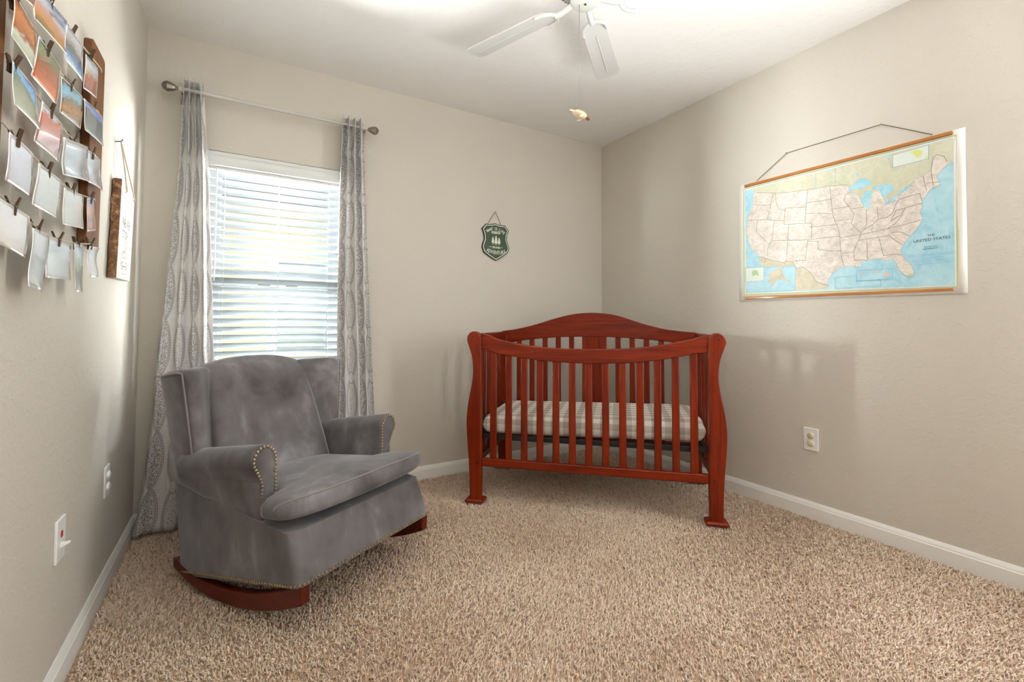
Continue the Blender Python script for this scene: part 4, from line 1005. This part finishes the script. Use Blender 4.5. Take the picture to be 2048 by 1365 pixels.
LAB = {
'P0': 'brown photo print at the very top beside the left walnut board, cut by the frame',
'P1': 'orange canyon photo with pale winding road clipped beside the left walnut board',
'P2': 'wide desert photo with blue sky and scrawled lettering on the top twine line',
'P3': 'snowy mountain and blue lake photo on the top twine line',
'P4': 'tilted red rock canyon photo with green ridge on the second twine line',
'P5': 'red cliff and white cloud photo at the right end of the top twine line',
'P6': 'green valley photo under bright blue sky beside the left walnut board',
'P8': 'brown canyon photo with blue water and orange trunk on the second twine line',
'P9': 'dusky blue mountain photo at the right end of the second twine line',
'P10': 'pinkish red rock photo with glare on its lower half, third twine line',
'P11': 'glossy pale print third from the left on the third twine line',
'P12': 'glossy print with reddish right edge at the right end of the third line',
'P13': 'glossy print with bright streaks at the left end of the fourth line',
'P14': 'tilted pale print second on the fourth twine line',
'P15': 'plain pale print third on the fourth twine line, left of the small bookmark',
'P16': 'small narrow red rock bookmark print in front of the right walnut board',
'P17': 'large pale print at the lower left below the left walnut board',
'P18': 'long pale strip reflecting the blinds, second on the lowest twine line',
'P19': 'wide pale print third on the lowest twine line, right of the long strip',
'P20': 'thin grey green strip print fourth on the lowest twine line',
'P21': 'small curled white print at the right end of the lowest twine line',
}
CURL = {'P11': .006, 'P12': .006, 'P18': .006, 'P21': .010, 'P20': .003, 'P13': .003}
DX = {'P3': .0024, 'P12': -.002, 'P9': .002, 'P19': -.0028, 'P1': .003, 'P0': .006}
def photo(k, q):
    A_, B_, C_, D_ = [Vector(p) for p in q]
    cu_ = CURL.get(k, .0025); dx = DX.get(k, 0); ph = sum(map(ord, k))*1.7
    mb = MB(); mb.uv = []
    n = 10
    def surf(u_, v_, off=0):
        p = A_.lerp(B_, u_).lerp(D_.lerp(C_, u_), v_)
        x = .0395+dx+cu_*(math.sin(PI*u_)-.5)*.8*(.4+.6*v_)+cu_*.35*math.sin(5.5*v_+ph)+.004*v_*math.sin(ph)
        return (x+off, p.x, p.y)
    for j in range(n+1):
        for i in range(n+1):
            mb.v.append(surf(i/n, j/n)); mb.uv.append((i/n, 1-j/n))
    mb.f = [(j*(n+1)+i, j*(n+1)+i+1, (j+1)*(n+1)+i+1, (j+1)*(n+1)+i) for j in range(n) for i in range(n)]
    o = mb.build('photo_print', photo_mat('print_'+k, PAL[k], 2.6, .75, .25*math.sin(ph)), None, angle=180, solid=-.0006)
    tag(o, LAB[k], 'photo', 'photo prints clipped to the twine lines')
    if k == 'P2':      # script-like scrawl printed under the sky
        P = [Vector(surf(.40+.5*t+.014*math.sin(2*PI*11*t), .30+.045*math.cos(2*PI*11*t)+.03*math.sin(2*PI*2.3*t), .0009)) for t in np.linspace(0, 1, 130)]
        sc_ = MB()
        for a, c in zip(P[:-1], P[1:]):
            d = c-a; n_ = Vector((0, -d.z, d.y)).normalized()*.0007
            sc_.add([a+n_, a-n_, c-n_, c+n_], [(0, 1, 2, 3)])
        sc_.build('script_lettering', M_SCRAWL, o)
    return o
M_SCRAWL = Mat('scrawl_ink', S(84, 84, 104), .5)
for k, q in PHOTOS: photo(k, q)
# clothespins --------------------------------------------------
PEGS = [('r1', 0, 'P2'), ('r1', 1, 'P3'), ('r1', 2, 'P5'), ('r2', 0, 'P1'), ('r2', 1, 'P4'), ('r2', 2, 'P8'), ('r2', 3, 'P9'), ('r3', 0, 'P6'), ('r3', 1, 'P10'), ('r3', 2, 'P11'), ('r3', 3, 'P12'),
        ('r4', 0, 'P13'), ('r4', 1, 'P14'), ('r4', 2, 'P15'), ('r4', 3, 'P16'), ('r5', 0, 'P17'), ('r5', 1, 'P18'), ('r5', 2, 'P19'), ('r5', 3, 'P20'), ('r5', 4, 'P21')]
def make_peg():
    t = thing('clothespin', 'x', 'clothespin', (0, 0, 0))
    for sd in (1, -1):
        pr = [(sd*.0006, -.016), (sd*.0045, -.016), (sd*.0058, .000), (sd*.0115, .019), (sd*.0085, .020), (sd*.0022, .002)]
        MB().prism(pr, lambda a, c, tt: (a, tt, c), -.0042, .0042).build('prong', M_PEG, t, bevel=.0006, seg=1)
    MB().tube([(0.0062, -.0048, -.001), (0.0030, -.0048, .004), (-.0062, -.0048, -.001)], .0008, 5).tube([(0.0062, .0048, -.001), (0.0030, .0048, .004), (-.0062, .0048, -.001)], .0008, 5).tube([(0, -.0052, .001), (0, .0052, .001)], .0019, 7).build('spring', M_CHAIN, t)
    return t
peg0 = None
for row, i, k in PEGS:
    if peg0 is None: p = peg0 = make_peg()
    else:
        p = peg0.copy(); COL.objects.link(p)
        for c in list(peg0.children):
            d = c.copy(); COL.objects.link(d); d.parent = p
    y, z = STRINGS[row][i]
    p.location = (.0365, y, z-.001); p.rotation_euler = (random.uniform(-.08, .08), random.uniform(-.1, .1), random.uniform(-.5, .2))
    lb = LAB[k].split(' on the ')[0].split(' beside ')[0].split(' at the ')[0].split(' with ')[0].split(',')[0]
    short = {'P11': 'glossy pale print, third line', 'P12': 'glossy print with reddish edge', 'P13': 'streaked glossy print, fourth line', 'P14': 'tilted pale print, fourth line', 'P15': 'plain pale print left of the bookmark',
             'P16': 'narrow red bookmark print', 'P17': 'large pale print at lower left', 'P18': 'long striped pale strip', 'P19': 'wide pale print, lowest line', 'P20': 'thin grey green strip', 'P21': 'small curled white print',
             'P10': 'pinkish red rock photo', 'P6': 'green valley photo', 'P8': 'brown canyon photo', 'P1': 'orange canyon photo', 'P4': 'tilted red rock canyon photo', 'P5': 'red cliff photo', 'P9': 'dusky blue mountain photo', 'P2': 'wide desert photo', 'P3': 'snowy mountain photo'}[k]
    tag(p, 'small dark wooden clothespin gripping the '+short, 'clothespin', 'clothespins on the twine lines')

# ---------------------------------------------------------------- hanging bark-edged wood sign
ws = thing('wood_slice_sign', 'pale bark-edged wooden sign with drawn lettering hung by rope on the left wall', 'sign', (0, 0, 0))
q = [(-.640, 1.518), (-.392, 1.514), (-.440, 1.152), (-.684, 1.147)]
MB().prism([(q[0][0]+.006, q[0][1]), q[1], q[2], (q[3][0]+.006, q[3][1])], lambda a, c, t: (t, a, c), .004, .029).build('wood_slab', M_SLICE, ws, bevel=.001)
def bark(a, c_, side):
    mb = MB(); A_, B_ = Vector(a), Vector(c_); rr = np.random.default_rng(3+side); n = 26
    rings = []
    for i in range(n+1):
        p = A_.lerp(B_, i/n); j_ = rr.normal(0, .0016, 6)
        s = -1 if side == 0 else 1
        rings.append([(.003, p.x+.004*-s, p.y), (.004+j_[0], p.x+s*(.004+j_[1]), p.y), (.012+j_[2], p.x+s*(.007+j_[3]), p.y), (.021, p.x+s*(.006+j_[4]), p.y), (.0285, p.x+s*(.001+j_[5]*.5), p.y), (.0285, p.x-s*.004, p.y)])
    return mb.loft(rings).build('bark_edge', M_BARK, ws, angle=60)
bark((q[0][0]+.004, q[0][1]), (q[3][0]+.004, q[3][1]), 0); bark((q[1][0]-.002, q[1][1]), (q[2][0]-.002, q[2][1]), 1)
M_INK = Mat('burnt_drawing', S(84, 84, 84), .6)
dr = MB()
def wp(u_, v_):
    a = Vector(q[0]).lerp(Vector(q[1]), u_); c = Vector(q[3]).lerp(Vector(q[2]), u_); p = a.lerp(c, v_)
    return Vector((.0297, p.x, p.y))
exw = (wp(.9, .4)-wp(.1, .4)).normalized()
text_into(dr, 'NEVER', .050, wp(.50, .455), exw, (0, 0, 1), (1, 0, 0), 0, sx=.95, wt=-.0004)
text_into(dr, 'STOP', .046, wp(.44, .575), exw, (0, 0, 1), (1, 0, 0), 0, sx=.95, wt=-.0004)
def dline(pts, w_=.0016):
    P = [wp(*p) for p in pts]
    for a, c in zip(P[:-1], P[1:]):
        d = c-a
        if d.length < 1e-6: continue
        n_ = Vector((0, -d.z, d.y)).normalized()*w_*.5
        dr.add([a+n_, a-n_, c-n_, c+n_], [(0, 1, 2, 3)])
dline([(.28, .30), (.74, .315)]); dline([(.74, .345), (.74, .48)])
circ = lambda cu, cv, ru, rv, n=20, a0=0, a1=2*PI: [(cu+ru*math.cos(a), cv+rv*math.sin(a)) for a in np.linspace(a0, a1, n)]
dline(circ(.58, .63, .12, .045)); dline(circ(.58, .63, .07, .022))
dline([(.22, .84), (.26, .75), (.36, .71), (.52, .705), (.62, .75), (.72, .77), (.74, .83), (.66, .86), (.30, .87), (.22, .84)], .0024)
dline([(.30, .76), (.38, .72), (.38, .775), (.30, .78)]); dline([(.42, .72), (.50, .72), (.55, .77), (.42, .775), (.42, .72)])
dline(circ(.34, .86, .075, .036), .0026); dline(circ(.62, .855, .07, .034), .0026); dline(circ(.47, .90, .20, .05, 14, .3, 2.8))
dline([(.78, .66), (.76, .78)], .0022)
dr.build('drawing_and_lettering', M_INK, ws)
nl = Vector((.016, -.604, 1.668))
hA, hB = Vector((.030, -.566, 1.484)), Vector((.030, -.410, 1.486))
rope = MB()
for h_ in (hA, hB):
    mid = nl.lerp(h_, .5)+Vector((.003, 0, -.003))
    rope.tube([nl+Vector((0, 0, .002)), mid, h_+Vector((.003, 0, .004)), h_+Vector((-.008, 0, -.006))], .0026, 7)
rope.build('rope', M_TWINE, ws)
for h_ in (hA, hB):
    MB().lathe([(.0045, 0), (.0045, .0006)], (.0290, h_.y, h_.z), (1, 0, 0), 12).build('hole', M_INK, ws)
MB().tube([(0, nl.y, nl.z-.004), (.018, nl.y, nl.z), (.021, nl.y, nl.z+.008)], .0022, 7).build('nail', M_BLACK, ws)

# ---------------------------------------------------------------- outlets and wall plates
def duplex(name, label, mp, cap_mat, kind):
    t = thing(name, label, 'outlet')
    o = MB().prism(rrect(-.035, .035, -.057, .057, .004, 3), lambda a, c, tt: mp(a, c, tt), 0, .0062).build('cover_plate', M_WHITE, t, bevel=.0018, seg=2)
    for sz in (.0205, -.0205):
        pr = [(.0165*math.cos(a), max(-.0135, min(.0135, .0165*math.sin(a)))+sz) for a in np.linspace(0, 2*PI, 28, endpoint=False)]
        MB().prism(pr, lambda a, c, tt: mp(a, c, tt), .005, .0078 if kind == 'cap' else .0075).build('receptacle', M_WHITE, t)
        rb_ = [[mp(.0175*sc*math.cos(a), .0165*sc*math.sin(a)+sz, d) for a in np.linspace(0, 2*PI, 20, endpoint=False)] for sc, d in ((1, .0076), (1, .0095), (.88, .0125), (.5, .0142))]
        MB().loft(rb_).build('safety_cap', cap_mat, t, angle=50)
    return t
duplex('wall_outlet', 'white outlet with two almond safety caps on the right wall under the map', lambda a, c, t: (W-t, -1.579-a, .391+c), M_TAN, 'cap')
duplex('wall_outlet', 'white outlet with two round white caps low on the left wall beside the curtain', lambda a, c, t: (t, -.575+a, .398+c), M_WHITE, 'cap')
t = thing('wall_plate', 'white wall plate with a small red mark and a short lever on the left wall', 'switch')
mpf = lambda a, c, tt: (tt, -1.106+a, .398+c)
MB().prism(rrect(-.036, .036, -.057, .057, .004, 3), mpf, 0, .0075).build('cover_plate', M_WHITE, t, bevel=.002, seg=2)
MB().prism(rrect(-.006, .006, .006, .022, .001, 2), mpf, .006, .0090).build('red_mark', M_RED, t)
MB().loft([[mpf(-.008, -.022, .006), mpf(.008, -.022, .006), mpf(.008, -.010, .006), mpf(-.008, -.010, .006)], [mpf(-.004, -.014, .026), mpf(.004, -.014, .026), mpf(.004, -.009, .026), mpf(-.004, -.009, .026)]]).build('lever', M_WHITE, t, bevel=.001)

# ---------------------------------------------------------------- ceiling fan
FX, FY = 1.512, -1.512
fn_ = thing('ceiling_fan', 'white five-blade ceiling fan with a bead chain and a carved turtle pull', 'ceiling fan', (FX, FY, 0))
MB().lathe([(.0, HC), (.085, HC), (.085, HC-.03), (.110, HC-.05), (.118, HC-.07), (.118, HC-.155), (.108, HC-.175), (.080, HC-.182), (0, HC-.182)], n=40).build('motor_housing', M_FAN, fn_, angle=30)
MB().lathe([(0, HC-.18), (.088, HC-.18), (.088, HC-.192), (.074, HC-.198), (0, HC-.198)], n=32).build('flywheel', M_FAN, fn_, angle=30)
MB().lathe([(0, 2.245), (.052, 2.245), (.058, 2.236), (.058, 2.212), (.052, 2.204), (.043, 2.2), (0, 2.2)], n=32).build('hub_cap', M_FAN, fn_, angle=30)
MB().lathe([(0, 2.2005), (.0055, 2.2005), (.005, 2.1975), (0, 2.1965)], n=12).build('screw', M_STEEL, fn_)
vt = MB()
for k in range(40):
    a = 2*PI*k/40; c, s_ = math.cos(a), math.sin(a); e = .0022
    vt.add([(.084*c-e*s_, .084*s_+e*c, HC-.1832), (.084*c+e*s_, .084*s_-e*c, HC-.1832), (.107*c+e*s_, .107*s_-e*c, HC-.1772), (.107*c-e*s_, .107*s_+e*c, HC-.1772)], [(0, 1, 2, 3)])
tag(vt.build('vent_slots', M_FANSLOT, fn_), kind='stuff')
ZB = 2.218
blade0 = None; arm0 = None
pit = math.radians(-11)
def bl_outline():
    L0, L1, w0, w1 = .150, .588, .050, .059
    pts = [(L0+.005, -.030), (L0+.02, -w0+.004), (L0+.05, -w0), (L1-.03, -w1), (L1-.004, -w1+.014), (L1-.002, -.018), (L1+.004, 0), (L1-.002, .018), (L1-.004, w1-.014), (L1-.03, w1), (L0+.05, w0), (L0+.02, w0-.004), (L0+.005, .030), (L0-.004, 0)]
    return pts
def tw(x, y, z): # pitched about the blade's long axis
    return (x, y*math.cos(pit)-z*math.sin(pit), ZB+y*math.sin(pit)+z*math.cos(pit))
for k in range(5):
    ang = math.radians(38.5+72*k)
    if k == 0:
        bd_ = MB().prism(bl_outline(), lambda a, c, t_: tw(a, c, t_), 0, .0055).build('blade', M_FAN, fn_, bevel=.0015, seg=2)
        kids = [MB().tube([tw(.235, 0, -.001), tw(.545, 0, -.001)], .0022, 6).build('center_ridge', M_FAN, bd_)]
        am = MB()
        for sd in (-1, 1):
            am.tube([tw(x, sd*y, -.008) for x, y in smooth([(.128, 0), (.134, .016), (.150, .036), (.172, .047), (.200, .050)], 3)], .0075, 8)
        am.tube([(.046, 0, 2.222), (.075, 0, 2.215), (.105, 0, 2.208), (.134, 0, 2.208)], [.011, .012, .012, .011], 10)
        kids.append(am.build('blade_bracket', M_FAN, bd_))
        bd_.rotation_euler = (0, 0, ang); blade0 = bd_
    else:
        bd_ = blade0.copy(); COL.objects.link(bd_); bd_.parent = fn_; bd_.rotation_euler = (0, 0, ang)
        for c in list(blade0.children):
            d = c.copy(); COL.objects.link(d); d.parent = bd_
cxp, cyp = 1.495-FX, -1.497-FY
MB().tube([(cxp, cyp, 2.225), (cxp, cyp, 1.905)], .0013, 6).build('pull_chain', M_CHAIN, fn_)
bc = MB()
for k in range(34): bc.ball((cxp, cyp, 1.905-k*.0034), .0016, 6, 4)
tag(bc.build('bead_chain', M_CHAIN, fn_), kind='stuff')
# carved turtle: long axis along the picture's width, head low on the right
tz = 1.775
def tv(x, y, z):
    a = math.radians(-24); x2, z2 = x*math.cos(a)-z*math.sin(a), x*math.sin(a)+z*math.cos(a)
    e1 = Vector((.856, -.517, 0)); e2 = Vector((.517, .856, 0))
    p = e1*x2+e2*y
    return (cxp+p.x, cyp+p.y, tz+z2)
M_TURT = wood('carved_pale_wood', S(176, 140, 98), S(222, 192, 150), 'x', 60, .5, .1, 3)
M_TDRK = Mat('carved_dark_wood', S(104, 66, 44), .45); M_TLT = Mat('carved_cream_wood', S(206, 186, 156), .5)
body = MB().ball((0, 0, 0), 1, 12, 8, (.030, .022, .011)); body.v = [tv(*p) for p in body.v]
bo = body.build('turtle_pull', M_TLT, fn_, angle=60); bo['label'] = 'small carved wooden turtle pull'
sh = MB().ball((.002, 0, .004), 1, 12, 8, (.028, .020, .0105)); sh.v = [tv(*p) for p in sh.v]; sh.build('shell', M_TURT, bo, angle=60)
hd = MB().ball((.034, 0, .000), 1, 10, 7, (.010, .0075, .0075)); hd.v = [tv(*p) for p in hd.v]; hd.build('head', M_TDRK, bo, angle=60)
for pts, r_ in (([(.014, -.016, -.004), (.010, -.024, -.012), (.002, -.030, -.017)], [.005, .0045, .001]), ([(.014, .016, -.002), (.008, .026, -.006), (-.002, .034, -.009)], [.005, .0045, .001]),
                ([(-.022, -.010, -.001), (-.034, -.014, -.003), (-.041, -.016, -.008)], [.004, .0035, .001]), ([(-.022, .010, .003), (-.032, .012, .008), (-.036, .013, .012)], [.004, .0035, .001])):
    MB().tube([tv(*p) for p in smooth(pts, 3)], [float(np.interp(i, [0, 3, 6], r_)) for i in range(7)], 8, .5).build('flipper', M_TLT, bo, angle=60)
